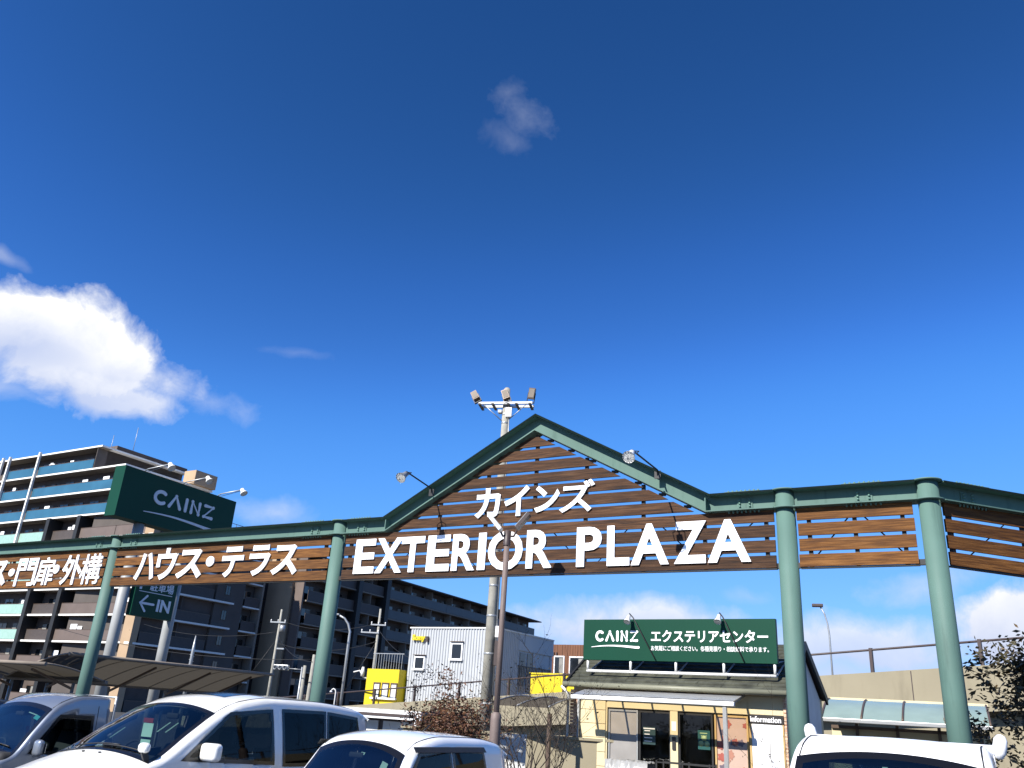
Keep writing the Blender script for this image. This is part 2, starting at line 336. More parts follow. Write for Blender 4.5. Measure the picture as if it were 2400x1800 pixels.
def cainz_lettering(parent, x0, x1, z0, z1, sx0, sx1, sz, y, depth, mat, shrink=1.0):
    """the five rounded capitals, each a part of its own, and the tapering sweep under them"""
    H = z1-z0; Wd = x1-x0; wd = H*.23; h = wd/2
    cw = Wd*.215
    def arc(cx, cz, rx, rz, a0, a1, n=18): return [(cx+rx*math.cos(rad(a0+(a1-a0)*i/n)), cz+rz*math.sin(rad(a0+(a1-a0)*i/n))) for i in range(n+1)]
    zb, zt = z0+h, z1-h
    stroke('letter', mat, parent, [arc(x0+cw*.52, (z0+z1)/2, cw*.52-h, H/2-h, 50, 310)], wd, y, depth)
    a = x0+Wd*.235; stroke('letter', mat, parent, [[(a+h, zb), (a+cw*.5, zt), (a+cw-h, zb)]], wd, y, depth)
    i = x0+Wd*.52; stroke('letter', mat, parent, [[(i, zb), (i, zt)]], wd, y, depth)
    nn = x0+Wd*.595; nw = Wd*.17; stroke('letter', mat, parent, [[(nn+h, zb), (nn+h, zt), (nn+nw-h, zb), (nn+nw-h, zt)]], wd, y, depth)
    zz = x0+Wd*.815; stroke('letter', mat, parent, [[(zz+h, zt), (x1-h, zt), (zz+h, zb), (x1-h, zb)]], wd, y, depth)
    sw = [(sx0+(sx1-sx0)*t, sz+H*.16*math.sin(PI*min(1, t*1.05))*(1-.35*t), H*(.05+.16*t)) for t in [k/14 for k in range(15)]]
    stroke('sweep', mat, parent, [sw], wd, y, depth)

# ---------------------------------------------------------------- ground
g = MB().add([(-900, -300, 0), (900, -300, 0), (900, 1500, 0), (-900, 1500, 0)], [(0, 1, 2, 3)]).build('ground', 'asphalt'); tag(g, None, None, kind='structure')
SITE = -30.3
lot = thing('parking_lines', None, None, (-2.0, 9.0, 0), SITE); lot['kind'] = 'structure'
for k in range(-4, 5): box('bay_line', 'line_white', lot, k*2.6+1.3-.06, k*2.6+1.3+.06, -.2, 5.2, .004, .012)

# ---------------------------------------------------------------- the long teal and timber gate
G0 = (5.440, 10.300, 0)
KG = 1.12
def GU(u): return u*KG
def GZ(z): return 1.9+(z-1.9)*KG
gate = thing('entrance_gate', 'long teal steel gate with brown timber slats, a central gable and white raised lettering', 'gate', G0, SITE)
BB, BT = GZ(4.49), GZ(4.715)              # underside and top of the beam
UD, UC, UB, UA, UZ = GU(0), GU(-1.6), GU(-8.69), GU(-14.31), GU(-19.95)
FW, FT, WT = .15, .016, .012              # flange half width, flange and web thickness
def offset_line(path, d):
    out_ = []
    for i, p in enumerate(path):
        p = Vector(p); t0 = (p-Vector(path[i-1])).normalized() if i else None; t1 = (Vector(path[i+1])-p).normalized() if i < len(path)-1 else None
        t = ((t0 or t1)+(t1 or t0)).normalized(); nn = Vector((-t.y, t.x)); ref = t0 or t1
        k = 1/nn.dot(Vector((-ref.y, ref.x))); out_.append(p+nn*d*k)
    return out_
def beam(parent, path, H):
    """H-section girder along a path in the x,z plane; the path is its underside, drawn from left to right"""
    b0, b1, t0, t1 = path, offset_line(path, FT), offset_line(path, H-FT), offset_line(path, H)
    mb = MB()
    def strip(lo, hi, y0, y1):
        for i in range(len(path)-1):
            vs = [(p[0], y, p[1]) for y in (y0, y1) for p in (lo[i], lo[i+1], hi[i+1], hi[i])]
            f = [(0,1,2,3),(7,6,5,4),(0,4,5,1),(3,2,6,7)]
            if i == 0: f.append((0,3,7,4))
            if i == len(path)-2: f.append((1,5,6,2))
            mb.add(vs, f)
    strip(b0, b1, -FW, FW); strip(t0, t1, -FW, FW); strip(b1, t0, -WT, WT)
    o = mb.build('beam', 'teal', parent); mb = MB()
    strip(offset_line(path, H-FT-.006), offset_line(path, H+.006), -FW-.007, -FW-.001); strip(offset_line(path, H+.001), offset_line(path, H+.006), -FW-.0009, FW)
    mb.build('flange_shade', 'flange_shade', o)  # added dark strip standing in for shade along the top flange edge
    return o
HB = BT-BB
gable = [(GU(-7.69), BB), (GU(-5.11), GZ(5.875)), (GU(-2.57), BB)]
RP = .13
def splice(bm, parent, x):
    mb = MB().box(x-.11, x+.11, -WT-.012, -WT-.001, BB+.05, BT-.06); mb.build('splice_plate', 'teal', bm)
    bo = MB()
    for dx in (-.07, .07):
        for k in range(3): bo.lathe([(.0, -WT-.034), (.015, -WT-.034), (.015, -WT-.011)], 'y', (x+dx, 0, BB+.075+k*.042), 6)
    for k in range(8):
        for yy in (-.085, .085):
            bo.lathe([(0, BT+.045), (.013, BT+.045), (.013, BT+.012)], 'z', (x-.21+k*.06, yy, 0), 6); bo.lathe([(0, BB-.035), (.013, BB-.035), (.013, BB-.001)], 'z', (x-.21+k*.06, yy, 0), 6)
    bo.build('bolt_row', 'teal_d', bm)['kind'] = 'stuff'
    MB().box(x-.25, x+.25, -FW-.004, FW+.004, BT+.001, BT+.013).build('splice_plate', 'teal', bm)
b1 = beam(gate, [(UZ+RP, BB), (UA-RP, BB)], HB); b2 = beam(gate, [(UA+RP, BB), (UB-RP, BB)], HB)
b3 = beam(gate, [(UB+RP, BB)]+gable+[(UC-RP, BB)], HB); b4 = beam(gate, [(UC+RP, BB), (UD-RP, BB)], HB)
for bm_, xs in ((b1, (UA-.62,)), (b2, (UA+.55, UB-.6)), (b3, (UB+.5, UC-.55)), (b4, (UC+1.02,))):
    for x in xs: splice(bm_, gate, x)
# raking stiffener plates where the gable turns
for (x, z) in (gable[0], gable[2]): MB().box(x-.008, x+.008, -FW+.004, -WT-.002, BB+FT+.002, BT-FT-.03).build('stiffener', 'teal', b3)
for ux in (UZ, UA, UB, UC, UD):
    p = MB().lathe([(0, 0), (RP, 0), (RP, BT-.002), (0, BT-.002)], 'z', (ux, 0, 0), 28).build('post', 'teal', gate)
    MB().lathe([(RP, BT), (RP+.055, BT), (RP+.055, BT+.018), (0, BT+.018)], 'z', (ux, 0, 0), 28).build('cap_plate', 'teal', p)
    MB().lathe([(RP, BB+.016), (RP+.055, BB+.016), (RP+.055, BB-.002), (RP, BB-.002)], 'z', (ux, 0, 0), 28).build('collar', 'teal', p)
    MB().box(ux-.3, ux+.3, -.3, .3, .002, .03).build('base_plate', 'teal_d', p)
# slats: 150 mm boards
SP, SH = .187*KG, .146*KG
S0 = GZ(3.775)
YS0, YS1 = -.060, -.028
def slat(x0, x1, z0, z1, mat, cut=None):
    if cut: poly = cut
    else: poly = [(x0, z0), (x1, z0), (x1, z1), (x0, z1)]
    cx = sum(p[0] for p in poly)/len(poly); cz = sum(p[1] for p in poly)/len(poly)
    j = random.uniform(-.0035, .0035)
    return MB().prism([(x-cx, z-cz) for x, z in poly], YS0+j, YS1+j).build('slat', mat, gate, loc=(cx, 0, cz))
def panel(x0, x1, mat, n=4, nb=None):
    for k in range(n):
        z = S0+k*SP; slat(x0+random.uniform(-.008, .008), x1+random.uniform(-.008, .008), z, min(z+SH, BB-.012), mat)
    MB().box(x0, x1, -.045, .012, S0-.022, S0-.004).build('bottom_rail', 'black', gate)
    nb = nb or max(3, int((x1-x0)/1.1)+1)
    for k in range(nb):
        x = x0+.14+(x1-x0-.28)*k/(nb-1); MB().box(x-.025, x+.025, -.026, .028, S0-.003, BB-.02).build('batten', 'black', gate)
panel(UZ+.22, UA-.17, 'slat'); panel(UA+.13, UB-.15, 'slat'); panel(UC+.16, UD-.19, 'slat', nb=3)
# gable field
GX0, GX1 = UB+.20, UC-.15
(lx, lz), (ax_, az_), (rx, rz_) = gable
def left_x(z): return lx+(ax_-lx)*(z-lz)/(az_-lz)
def right_x(z): return rx+(ax_-rx)*(z-rz_)/(az_-rz_)
k = 0
while True:
    z0 = S0+k*SP; z1 = z0+SH
    if z1 > az_-.06: break
    if z1 <= BB: slat(GX0, GX1, z0, z1, 'slat_old')
    else:
        o_ = .055
        la, lb, ra, rb = left_x(max(z0, BB))+o_, left_x(z1)+o_, right_x(max(z0, BB))-.13, right_x(z1)-.13
        if z0 < BB: la, ra = lx+o_, rx-.1
        if rb-lb > .06: slat(0, 0, z0, z1, 'slat_old', [(la, z0), (ra, z0), (rb, z1), (lb, z1)])
    k += 1
MB().box(GX0, GX1, -.045, .012, S0-.022, S0-.004).build('bottom_rail', 'black', gate)
for x in [GX0+.1, GU(-7.69)+.06, GU(-6.75), GU(-5.92), GU(-5.11), GU(-4.3), GU(-3.45), GU(-2.62), GX1-.12]:
    top = BB-.02
    if lx < x < ax_: top = BB+(az_-lz)*(x-lx)/(ax_-lx)-.03
    elif ax_ <= x < rx: top = BB+(az_-lz)*(x-rx)/(ax_-rx)-.03
    if x == GU(-5.11): top = az_-.05
    MB().box(x-.025, x+.025, -.026, .028, S0-.003, top).build('batten', 'black', gate)
# clips that hold the board ends to the sloping beam, and thin cross bracing behind
for k in range(4, 11):
    z = S0+k*SP+SH*.55
    for xx in (left_x(z)+.03, right_x(z)-.07):
        if z < az_-.15: MB().box(xx-.05, xx+.05, -.026, .02, z-.02, z+.02).build('clip', 'black', gate)
for xa, xb in ((UC+.25, (UC+UD)/2), ((UC+UD)/2, UD-.25)):
    s_ = 1 if xa < (UC+UD)/2-.1 else -1
    a_, b_ = ((xa, .05, S0+.03), (xb, .05, BB-.03)) if s_ > 0 else ((xa, .05, BB-.03), (xb, .05, S0+.03))
    tube('brace', 'black', gate, [a_, b_], .010, 6)
for xa, xb in ((GX0+.2, GU(-7.0)), (GU(-6.6), GU(-5.3)), (GU(-4.9), GU(-3.6)), (GU(-3.3), GX1-.2)):
    tube('brace', 'black', gate, [(xa, .05, BB-.04), ((xa+xb)/2, .05, S0+.03), (xb, .05, BB-.04)], .010, 6)
for ux, ys in ((UB, 1), (UC, -1), (UC, 1), (UD, -1)):
    MB().box(min(ux+ys*RP*.96, ux+ys*.24), max(ux+ys*RP*.96, ux+ys*.24), -.03, .03, S0-.01, S0+.06).build('bracket', 'black', gate)
# lettering
YL = -.066; DL = .022
def gl(ch, u0, u1, z0=3.85, z1=4.39, bold=.045): letter('letter', ch, 'white_letter', gate, GU(u0), GU(u1), GZ(z0), GZ(z1), YL, DL, bold)
for ch, a_, b_ in (('E', -8.26, -7.86), ('X', -7.84, -7.33), ('T', -7.36, -6.93), ('E', -6.87, -6.46), ('R', -6.42, -6.02), ('I', -5.97, -5.84), ('O', -5.80, -5.23), ('R', -5.17, -4.76),
                   ('P', -4.39, -4.02), ('L', -3.94, -3.62), ('A', -3.60, -3.08), ('Z', -3.01, -2.58), ('A', -2.57, -2.03)):
    z0, z1 = (3.835, 4.40) if ch == 'O' else (3.85, 4.39)
    gl(ch, a_, b_, z0, z1, {'O': .026}.get(ch, .028))
gl('カ', -6.08, -5.65, 4.61, 5.06, .03); gl('イ', -5.58, -5.17, 4.61, 5.06, .03); gl('ン', -5.08, -4.68, 4.64, 5.03, .03); gl('ズ', -4.68, -4.14, 4.61, 5.07, .016)
gl('ハ', -13.52, -12.98, 3.86, 4.36, .03); gl('ウ', -12.95, -12.42, 3.85, 4.43, .03); gl('ス', -12.38, -11.72, 3.86, 4.38, .03); gl('・', -11.64, -11.44, 4.06, 4.24, .02)
gl('テ', -11.24, -10.72, 3.86, 4.39, .03); gl('ラ', -10.58, -10.10, 3.87, 4.39, .03); gl('ス', -10.04, -9.46, 3.87, 4.37, .03)
gl('ス', -18.28, -17.64, 3.83, 4.36, .03); gl('・', -17.58, -17.38, 4.02, 4.18, .02); gl('門', -17.30, -16.62, 3.81, 4.38, .014); gl('扉', -16.62, -16.02, 3.81, 4.38, .012)
gl('・', -16.07, -15.87, 4.04, 4.22, .02); gl('外', -15.76, -15.14, 3.81, 4.40, .018); gl('構', -15.16, -14.54, 3.81, 4.40, .010)
gl('ン', -19.0, -18.42, 3.84, 4.33, .03); gl('ェ', -19.45, -19.06, 3.84, 4.2, .03)
# splayed return of the gate beyond the corner post
RET = 17-SITE
def rot2(x, y, a): a = rad(a); return (x*math.cos(a)-y*math.sin(a), x*math.sin(a)+y*math.cos(a))
ret = thing('side_gate_panel', 'teal beam with four orange brown slats running back from the corner post at right edge', 'gate', G0, 17)
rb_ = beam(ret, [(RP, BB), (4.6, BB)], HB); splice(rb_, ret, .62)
for k_ in range(4):
    z = S0+k_*SP; MB().prism([(.17-2.4, -SH/2), (4.5-2.4, -SH/2), (4.5-2.4, SH/2), (.17-2.4, SH/2)], YS0, YS1).build('slat', 'slat', ret, loc=(2.4, 0, z+SH/2))
MB().box(.17, 4.5, -.045, .012, S0-.022, S0-.004).build('bottom_rail', 'black', ret)
for x in (.28, 1.5, 2.7, 3.9): MB().box(x-.025, x+.025, -.026, .028, S0-.003, BB-.02).build('batten', 'black', ret)
tube('brace', 'black', ret, [(.4, .05, S0+.03), (1.4, .05, BB-.03), (2.6, .05, S0+.03)], .010, 6)
MB().lathe([(0, 0), (RP, 0), (RP, BT), (0, BT)], 'z', (4.73, 0, 0), 24).build('post', 'teal', ret)

# spotlights on arms fixed to the gable
def gate_spot(label, u, z, s, zh, head):
    t_ = thing('spotlight', label, 'spotlight', (0, 0, 0), SITE, 'spotlights on arms over the gate')
    ca, sa = math.cos(rad(SITE)), math.sin(rad(SITE))
    t_.location = (G0[0]+u*ca+.126*sa, G0[1]+u*sa-.126*ca, z)
    L_ = s-.126; dz = zh-z
    tube('arm', 'black', t_, [(0, .05, -.13), (0, -.012, -.10), (0, -.03, -.02), (0, -L_*.97, dz+.03), (0, -L_, dz+.02)], .013, 8)
    MB().box(-.05, .05, -.02, -.004, -.15, -.03).build('bracket', 'black', t_)
    h_ = MB().lathe([(.0, -.02), (.045, -.02), (.05, .05), (.085, .13), (.09, .15)], 'z', (0, 0, 0), 14).build('lamp_head', head, t_, loc=(0, -L_+.0, dz-.02)); h_.rotation_euler = (rad(180-52), 0, 0)
    MB().lathe([(0, .140), (.082, .140)], 'z', (0, 0, 0), 14).build('lens', 'lamp_glass', h_)
    g_ = MB()
    for k_ in range(6):
        a_ = PI*k_/6; g_.tube([(.09*math.cos(a_), .09*math.sin(a_), .16), (0, 0, .20), (-.09*math.cos(a_), -.09*math.sin(a_), .16)], .003, 4)
    g_.build('guard', 'galv', h_)
    y_ = MB().tube([(-.08, 0, .05), (-.09, 0, -.05), (0, 0, -.09), (.09, 0, -.05), (.08, 0, .05)], .007, 6).build('yoke', 'black', h_)
gate_spot('spotlight on black arm over the left slope of the gable', -7.69, 5.52, .93, 5.56, 'galv')
gate_spot('spotlight with white head on arm over the right slope of the gable', -3.59, 5.50, 1.2, 5.45, 'white_paint')

# ---------------------------------------------------------------- apartment tower far left
MT['apt_brown'] = M('brown_tile_wall', (.115, .085, .070), rough=.8, var=.18, scale=1.2)
MT['apt_panel'] = M('brown_balcony_panel', (.175, .130, .108), rough=.6, var=.08, scale=1)
MT['apt_panel_d'] = M('dark_brown_panel', (.080, .062, .054), rough=.6, var=.1)
MT['apt_soffit'] = M('balcony_soffit', (.30, .25, .20), rough=.8, var=.1)
MT['apt_slab'] = M('white_slab_edge', (.74, .72, .67), rough=.7, var=.05)
MT['apt_blue'] = M('blue_glass_panel', (.050, .165, .255), rough=.15, var=.12, scale=.5, spec=.6)
MT['apt_mint'] = M('mint_glass_panel', (.40, .62, .52), rough=.25, var=.08)
MT['apt_navy'] = M('navy_balcony_panel', (.042, .055, .068), rough=.45, var=.15, scale=.6)
MT['apt_grey'] = M('grey_tile_wall', (.115, .095, .082), rough=.8, var=.1, scale=.8)
MT['apt_beige'] = M('beige_tile_wall', (.52, .36, .22), rough=.8, var=.05, scale=1)
MT['apt_curtain'] = M('pale_curtain', (.30, .29, .26), rough=.9, var=.2)
MT['apt_wing'] = M('dark_wing_wall', (.115, .082, .062), rough=.8, var=.2)
MT['laundry'] = M('white_laundry', (.75, .75, .74), rough=.9, var=.1)
def mesh_box(name, mat, x0, x1, y0, y1, z0, z1):
    me = MB().box(x0, x1, y0, y1, z0, z1).mesh(name); me.materials.append(MT[mat]); return me
win_me = mesh_box('window', 'dark_glass', -.85, .85, -.03, .05, 0, 1.85)
def window_frame_mesh(w_, h_, t, y0, y1, mull=True):
    mb = MB().box(-w_-t, -w_, y0, y1, 0, h_).box(w_, w_+t, y0, y1, 0, h_).box(-w_-t, w_+t, y0, y1, h_, h_+t).box(-w_-t, w_+t, y0, y1, -t, 0)
    if mull: mb.box(-t*.5, t*.5, y0+.006, y1, .001, h_-.001)
    return mb
frame_me = window_frame_mesh(.85, 1.85, .06, -.06, .02).mesh('window_frame'); frame_me.materials.append(MT['bronze_alu'])
curt_me = mesh_box('curtain', 'apt_curtain', -.4, .4, -.045, -.032, .05, 1.8)
def apt_window(parent, x, y, z):
    o = obj('window', win_me, parent, (x, y, z)); obj('window_frame', frame_me, o)
    if random.random() < .7: obj('curtain', curt_me, o, (random.choice((-.42, .42)), 0, 0))
    return o

tower = thing('apartment_tower', 'tall brown apartment block with stepped top floors and blue glass balconies at far left', 'building', (-49.99, 99.11, 0), -31)
FL = [1.1+2.9*k for k in range(11)]          # floor levels, the last is the roof (30.1)
FL[0] = 0
right_end = [13.3]*7+[9.2, 5.5, 0.0]
XL = -46
for k in range(10):
    z0, z1 = FL[k], FL[k+1]; xe = right_end[k]
    box('wall', 'apt_brown', tower, XL, xe-.9, 1.5, 13+random.uniform(-.004, .004), z0+.001*k, z1-.22)
    xs = max(xe, right_end[k]) if k == 9 else xe
    box('floor_slab', 'apt_slab', tower, XL, xe+.02, -.02, 13.2, z1-.20, z1)
    box('soffit', 'apt_soffit', tower, XL, xe-.02, .08, 1.49, z1-.24, z1-.202)
    x = XL+2.2
    while x < xe-2.2:
        apt_window(tower, x, 1.48, z0+.12); x += 3.05
    # balcony fronts
    if z0 > 20: bays = [(-45, -21.3, 'apt_blue'), (-19.2, -12.95, 'apt_blue'), (-12.45, xe-1.0, 'apt_blue')]
    elif z0 > 6: bays = [(-45, -21.3, 'apt_mint'), (-19.2, -13.0, 'apt_mint'), (-12.5, -7.1, 'apt_mint'), (-6.2, -.95, 'apt_panel_d'), (-.1, 6.4, 'apt_panel'), (6.5, xe-.3, 'apt_panel')]
    else: bays = [(-45, -20, 'apt_panel'), (-19.2, -7.1, 'apt_panel'), (-6.2, -.95, 'apt_panel'), (-.1, 6.4, 'apt_panel'), (6.5, xe-.3, 'apt_panel')]
    for a_, b_, mt in bays:
        if b_-a_ < .5: continue
        yy = .35 if mt == 'apt_panel_d' else .02
        p_ = box('balcony_front', mt, tower, a_, b_, yy, yy+.06, z0+.05, z0+1.16)
        box('handrail', 'bronze_alu', p_, a_, b_, yy-.02, yy+.08, z0+1.162, z0+1.22)
    for q in range(3):
        xx = random.uniform(-20, xe-2); hh = random.uniform(.3, .6)
        xa_ = random.uniform(-20, xe-2)
        if z0 < 28: box('air_conditioner', 'white_dull', tower, xa_, xa_+.8, .9, 1.2, z0+.05, z0+.65)
        if z0 < 28: box('laundry', 'laundry', tower, xx, xx+random.uniform(.5, 1.4), .5, .53, z0+1.25, z0+1.25+hh)
    if k == 9: box('side_wall', 'apt_grey', tower, -1.0, -.9, .1, 12.5, z0, z1-.2)
for x in (-21.1, -19.5, -12.72): box('white_column', 'apt_slab', tower, x-.14, x+.14, -.32, -.04, 18.2, 30.35)
for x in (-6.65, -.55): box('dark_fin', 'black', tower, x-.33, x+.33, -.35, 1.45, 0, 21.2)
box('parapet', 'apt_brown', tower, XL, -.05, 2.0, 12.9, 30.101, 30.62); box('lift_hut', 'apt_beige', tower, 6.2-2.2, 7.6-1.4, 9.5, 13, 27.21, 29.0)
for (xa, za, h_) in ((-6.0, 30.62, 3.0), (-1.2, 30.62, 3.5)):
    m_ = MB().tube([(xa, 5, za), (xa, 5, za+h_)], .035, 6); 
    m_.build('aerial', 'galv', tower)
# its shaded right-hand face: balconies, a windowed shaft, more balconies
tface = thing('apartment_side_block', 'shaded side of the apartment block with pale balcony slabs and a grey windowed shaft', 'building', (-38.586, 92.258, 0), 62)
for k in range(7):
    z0, z1 = FL[k], FL[k+1]
    box('wall', 'apt_grey', tface, 1.1, 18.2, 1.3, 12, z0+.002*k, z1-.2)
    for (a_, b_) in ((.9, 10.7), (15.4, 18.3)):
        box('floor_slab', 'apt_slab', tface, a_, b_, -.03, 1.29, z1-.17, z1)
        p_ = box('balcony_front', 'apt_panel_d', tface, a_+.2, b_-.25, .02, .07, z0+.03, z0+1.1); box('handrail', 'bronze_alu', p_, a_+.2, b_-.25, 0, .09, z0+1.102, z0+1.16)
    for x in (2.6, 5.4, 8.2): apt_window(tface, x, 1.28, z0+.1)
    if k < 7:
        o = obj('window', win_me, tface, (12.5, -.03, z0+.9)); o.scale = (.42, 1, .55); obj('window_frame', frame_me, o)
        o = obj('window', win_me, tface, (16.8, 1.28, z0+.1)); obj('window_frame', frame_me, o)
    box('partition', 'apt_grey', tface, 6.0, 6.1, .1, 1.29, z0+.03, z1-.21)
box('shaft', 'apt_grey', tface, 10.75, 15.3, -.02, 1.295, 0, 21.3)
box('corner_pier', 'apt_beige', tface, .02, .88, -.04, 1.4, 0, 21.38)
box('end_pier', 'apt_soffit', tface, 18.32, 18.6, -.05, 1.3, 0, 21.35)
rr = MB()
for k in range(16): rr.box(.5+k*1.1, .54+k*1.1, 1.8, 1.84, 21.4, 22.5)
rr.box(.4, 17.5, 1.79, 1.85, 22.5, 22.56); rr.build('roof_railing', 'bronze_alu', tface)

# ---------------------------------------------------------------- long wing behind
wing = thing('apartment_wing', 'long dark apartment wing with navy balconies receding behind the gate', 'building', (-24.726, 109.805, 0), 62)
LV = [2.85+2.88*k for k in range(7)]
LV = [0]+LV[:-1]+[20.1]
WL = 69
for k in range(7):
    z0, z1 = LV[k], LV[k+1]
    box('wall', 'apt_wing', wing, 0, WL, 1.4, 12, z0+.002*k, z1-.2)
    box('floor_slab', 'apt_soffit' if k < 6 else 'apt_grey', wing, .2, WL+(1.6 if k == 6 else 0), -.04 if k < 6 else -.7, 12.2, z1-.18, z1)
    for (a_, b_, mt) in ((.4, 10.2, 'apt_panel_d'), (11.2, 16.9, 'apt_panel_d'), (18.2, 35, 'apt_navy'), (35.05, 52, 'apt_navy'), (52.05, WL-.1, 'apt_navy')):
        p_ = box('balcony_front', mt, wing, a_, b_, .0, .06, z0+.04, z0+1.22)
        box('handrail', 'bronze_alu', p_, a_, b_, -.02, .08, z0+1.222, z0+1.28)
    x = 2.0
    while x < WL-1:
        if not (9.6 < x < 12 or 16.4 < x < 18.6): apt_window(wing, x, 1.38, z0+.1)
        x += 3.1
    for x in (5.2, 14.0, 24.2, 30.4, 36.6, 42.8, 49., 55.2, 61.4): box('partition', 'apt_soffit', wing, x, x+.1, .08, 1.39, z0+.03, z1-.21)
    for q in range(4):
        xx = random.uniform(19, 60); box('air_conditioner', 'white_dull', wing, xx, xx+.8, .5, .85, z0+.4, z0+1.0)
for x in (10.75, 17.5): box('dark_fin', 'black', wing, x-.45, x+.45, -.5, 1.38, 0, 19.9)
box('end_wall', 'apt_beige', wing, -.35, -.02, 2.2, 6.3, 0, 19.8)
box('end_pier', 'apt_panel', wing, -.3, -.03, .3, 1.6, 0, 19.8)
obj('window', win_me, wing, (-.36, 4.6, 17.0), (0, 0, rad(90)))

# ---------------------------------------------------------------- grey corrugated building
shopb = thing('corrugated_building', 'pale grey corrugated steel building with small windows and a yellow name sign', 'building', (-4.657, 47.774, 0), -32)
BW, BH, BD = 5.6, 6.15, 6.2
def corrugated(name, mat, parent, length, h, pitch=.17, amp=.045, along='x'):
    mb = MB(); n = int(length/pitch); pts = []
    for i in range(n):
        x = i*length/n; p = length/n
        pts += [(x, 0), (x+p*.35, 0), (x+p*.5, -amp), (x+p*.85, -amp)]
    pts.append((length, 0))
    vs = [(a_, b_, z) if along == 'x' else (-b_, a_, z) for z in (0, h) for a_, b_ in pts]; m_ = len(pts)
    return mb.add(vs, [(i, i+1, m_+i+1, m_+i) for i in range(m_-1)]).build(name, mat, parent)
corrugated('wall', 'corr', shopb, BW, BH)
o = corrugated('wall', 'corr', shopb, 2.2, BH, along='y'); o.location = (BW, 0, 0)
box('core', 'corr', shopb, .05, BW-.05, .03, BD, 0, BH-.05)
box('coping', 'white_dull', shopb, -.05, BW+.06, -.08, BD, BH+.001, BH+.07)
box('fascia', 'corr', shopb, BW-.04, BW+.02, 2.25, BD, 5.3, BH)
for yy in (3.9, 5.9): box('column', 'corr', shopb, BW-.15, BW, yy, yy+.18, 0, 5.29)
for yy in (2.5, 3.3): box('balcony_door', 'dark_glass', shopb, BW-.045, BW-.02, yy, yy+.6, 3.2, 5.2)
rl = MB()
for k in range(22): rl.box(BW+.01, BW+.03, 2.3+k*.17, 2.32+k*.17, 3.5, 4.5)
rl.box(BW, BW+.04, 2.3, 6.0, 4.5, 4.54); rl.build('balcony_railing', 'bronze_alu', shopb)
for (xc, z0, hw, hh) in ((3.18, 4.62, .30, .72), (.80, 4.07, .28, .55)):
    o = box('window', 'dark_glass', shopb, xc-hw, xc+hw, -.075, -.05, z0, z0+hh)
    mb = MB().box(xc-hw-.07, xc-hw, -.1, -.03, z0-.0, z0+hh).box(xc+hw, xc+hw+.07, -.1, -.03, z0, z0+hh).box(xc-hw-.07, xc+hw+.07, -.1, -.03, z0+hh, z0+hh+.07); mb.build('frame', 'white_paint', o)
    box('sill', 'white_paint', o, xc-hw-.12, xc+hw+.12, -.16, -.03, z0-.1, z0-.003); box('hood', 'bronze_alu', o, xc-hw-.12, xc+hw+.12, -.18, -.03, z0+hh+.12, z0+hh+.15)
text_line('name_sign', 'Sony', 'yellow', shopb, .22, 1.12, 5.42, 5.82, -.12, .06, .05)
box('sign_bracket', 'brown_rail', shopb, 1.17, 1.3, -.2, -.05, 5.45, 5.72)
# stain streak and creeper on the wall are wear with a shape of their own
yb = thing('yellow_annex', 'bright yellow annex wall with three white windows left of the corrugated building', 'building', (-4.657, 47.774, 0), -32)
box('wall', 'yellow', yb, -2.3, -.08, -.6, 4, 0, 3.94)
for q, (a_, b_) in enumerate(((-1.72, -1.26), (-1.14, -.66), (-.54, -.1))):
    o = box('window', 'white_dull', yb, a_+.05, b_-.05, -.63, -.602, 2.5, 3.18)
    MB().box(a_, a_+.05, -.66, -.6, 2.5, 3.18).box(b_-.05, b_, -.66, -.6, 2.5, 3.18).box(a_, b_, -.66, -.6, 3.18, 3.25).build('frame', 'bronze_alu', o)
box('sill', 'white_paint', yb, -1.8, -.09, -.75, -.602, 2.40, 2.49)
rl = MB()
for k in range(12): rl.box(-2.2+k*.18, -2.18+k*.18, -.3, -.28, 3.95, 4.75)
rl.box(-2.25, -.1, -.31, -.27, 4.75, 4.79); rl.build('roof_railing', 'galv', yb)
yr = thing('yellow_parapet_building', 'bright yellow low building behind the shop roof, under the cedar house', 'building', (2.62, 41.5, 0), -32)
box('wall', 'yellow', yr, -.95, 2.2, 0, 4, 0, 3.9); box('coping', 'yellow', yr, -1.0, 2.25, -.05, 4.02, 3.901, 3.97)
ch = thing('cedar_house', 'upper storey clad in brown cedar boards with white framed windows', 'house', (3.525, 57.893, 0), -32)
box('wall', 'cedar', ch, 0, 4.6, .02, 6, 0, 6.6)
for k in range(24): box('board', 'cedar', ch, k*.19, k*.19+.175, -.02+random.uniform(0, .008), .018, 0, 6.58)
for (a_, b_, c_, d_) in ((.62, 1.25, 4.1, 5.8), (1.75, 2.95, 4.6, 5.78)):
    o = box('window', 'dark_glass', ch, a_, b_, -.05, -.025, c_, d_)
    MB().box(a_-.07, a_, -.08, -.02, c_, d_).box(b_, b_+.07, -.08, -.02, c_, d_).box(a_-.07, b_+.07, -.08, -.02, d_, d_+.08).build('frame', 'white_paint', o)
    box('curtain', 'apt_curtain', o, (a_+b_)/2, b_-.03, -.06, -.052, c_+.03, d_-.05)
for k in range(3): box('vent_hood', 'brown_rail', ch, .25+k*.22, .33+k*.22, -.12, -.02, 5.92, 6.1)

# ---------------------------------------------------------------- raised roadway ramp
d_ = Vector((-.699, .712, 0)).normalized(); ang = math.degrees(math.atan2(d_.y, d_.x))
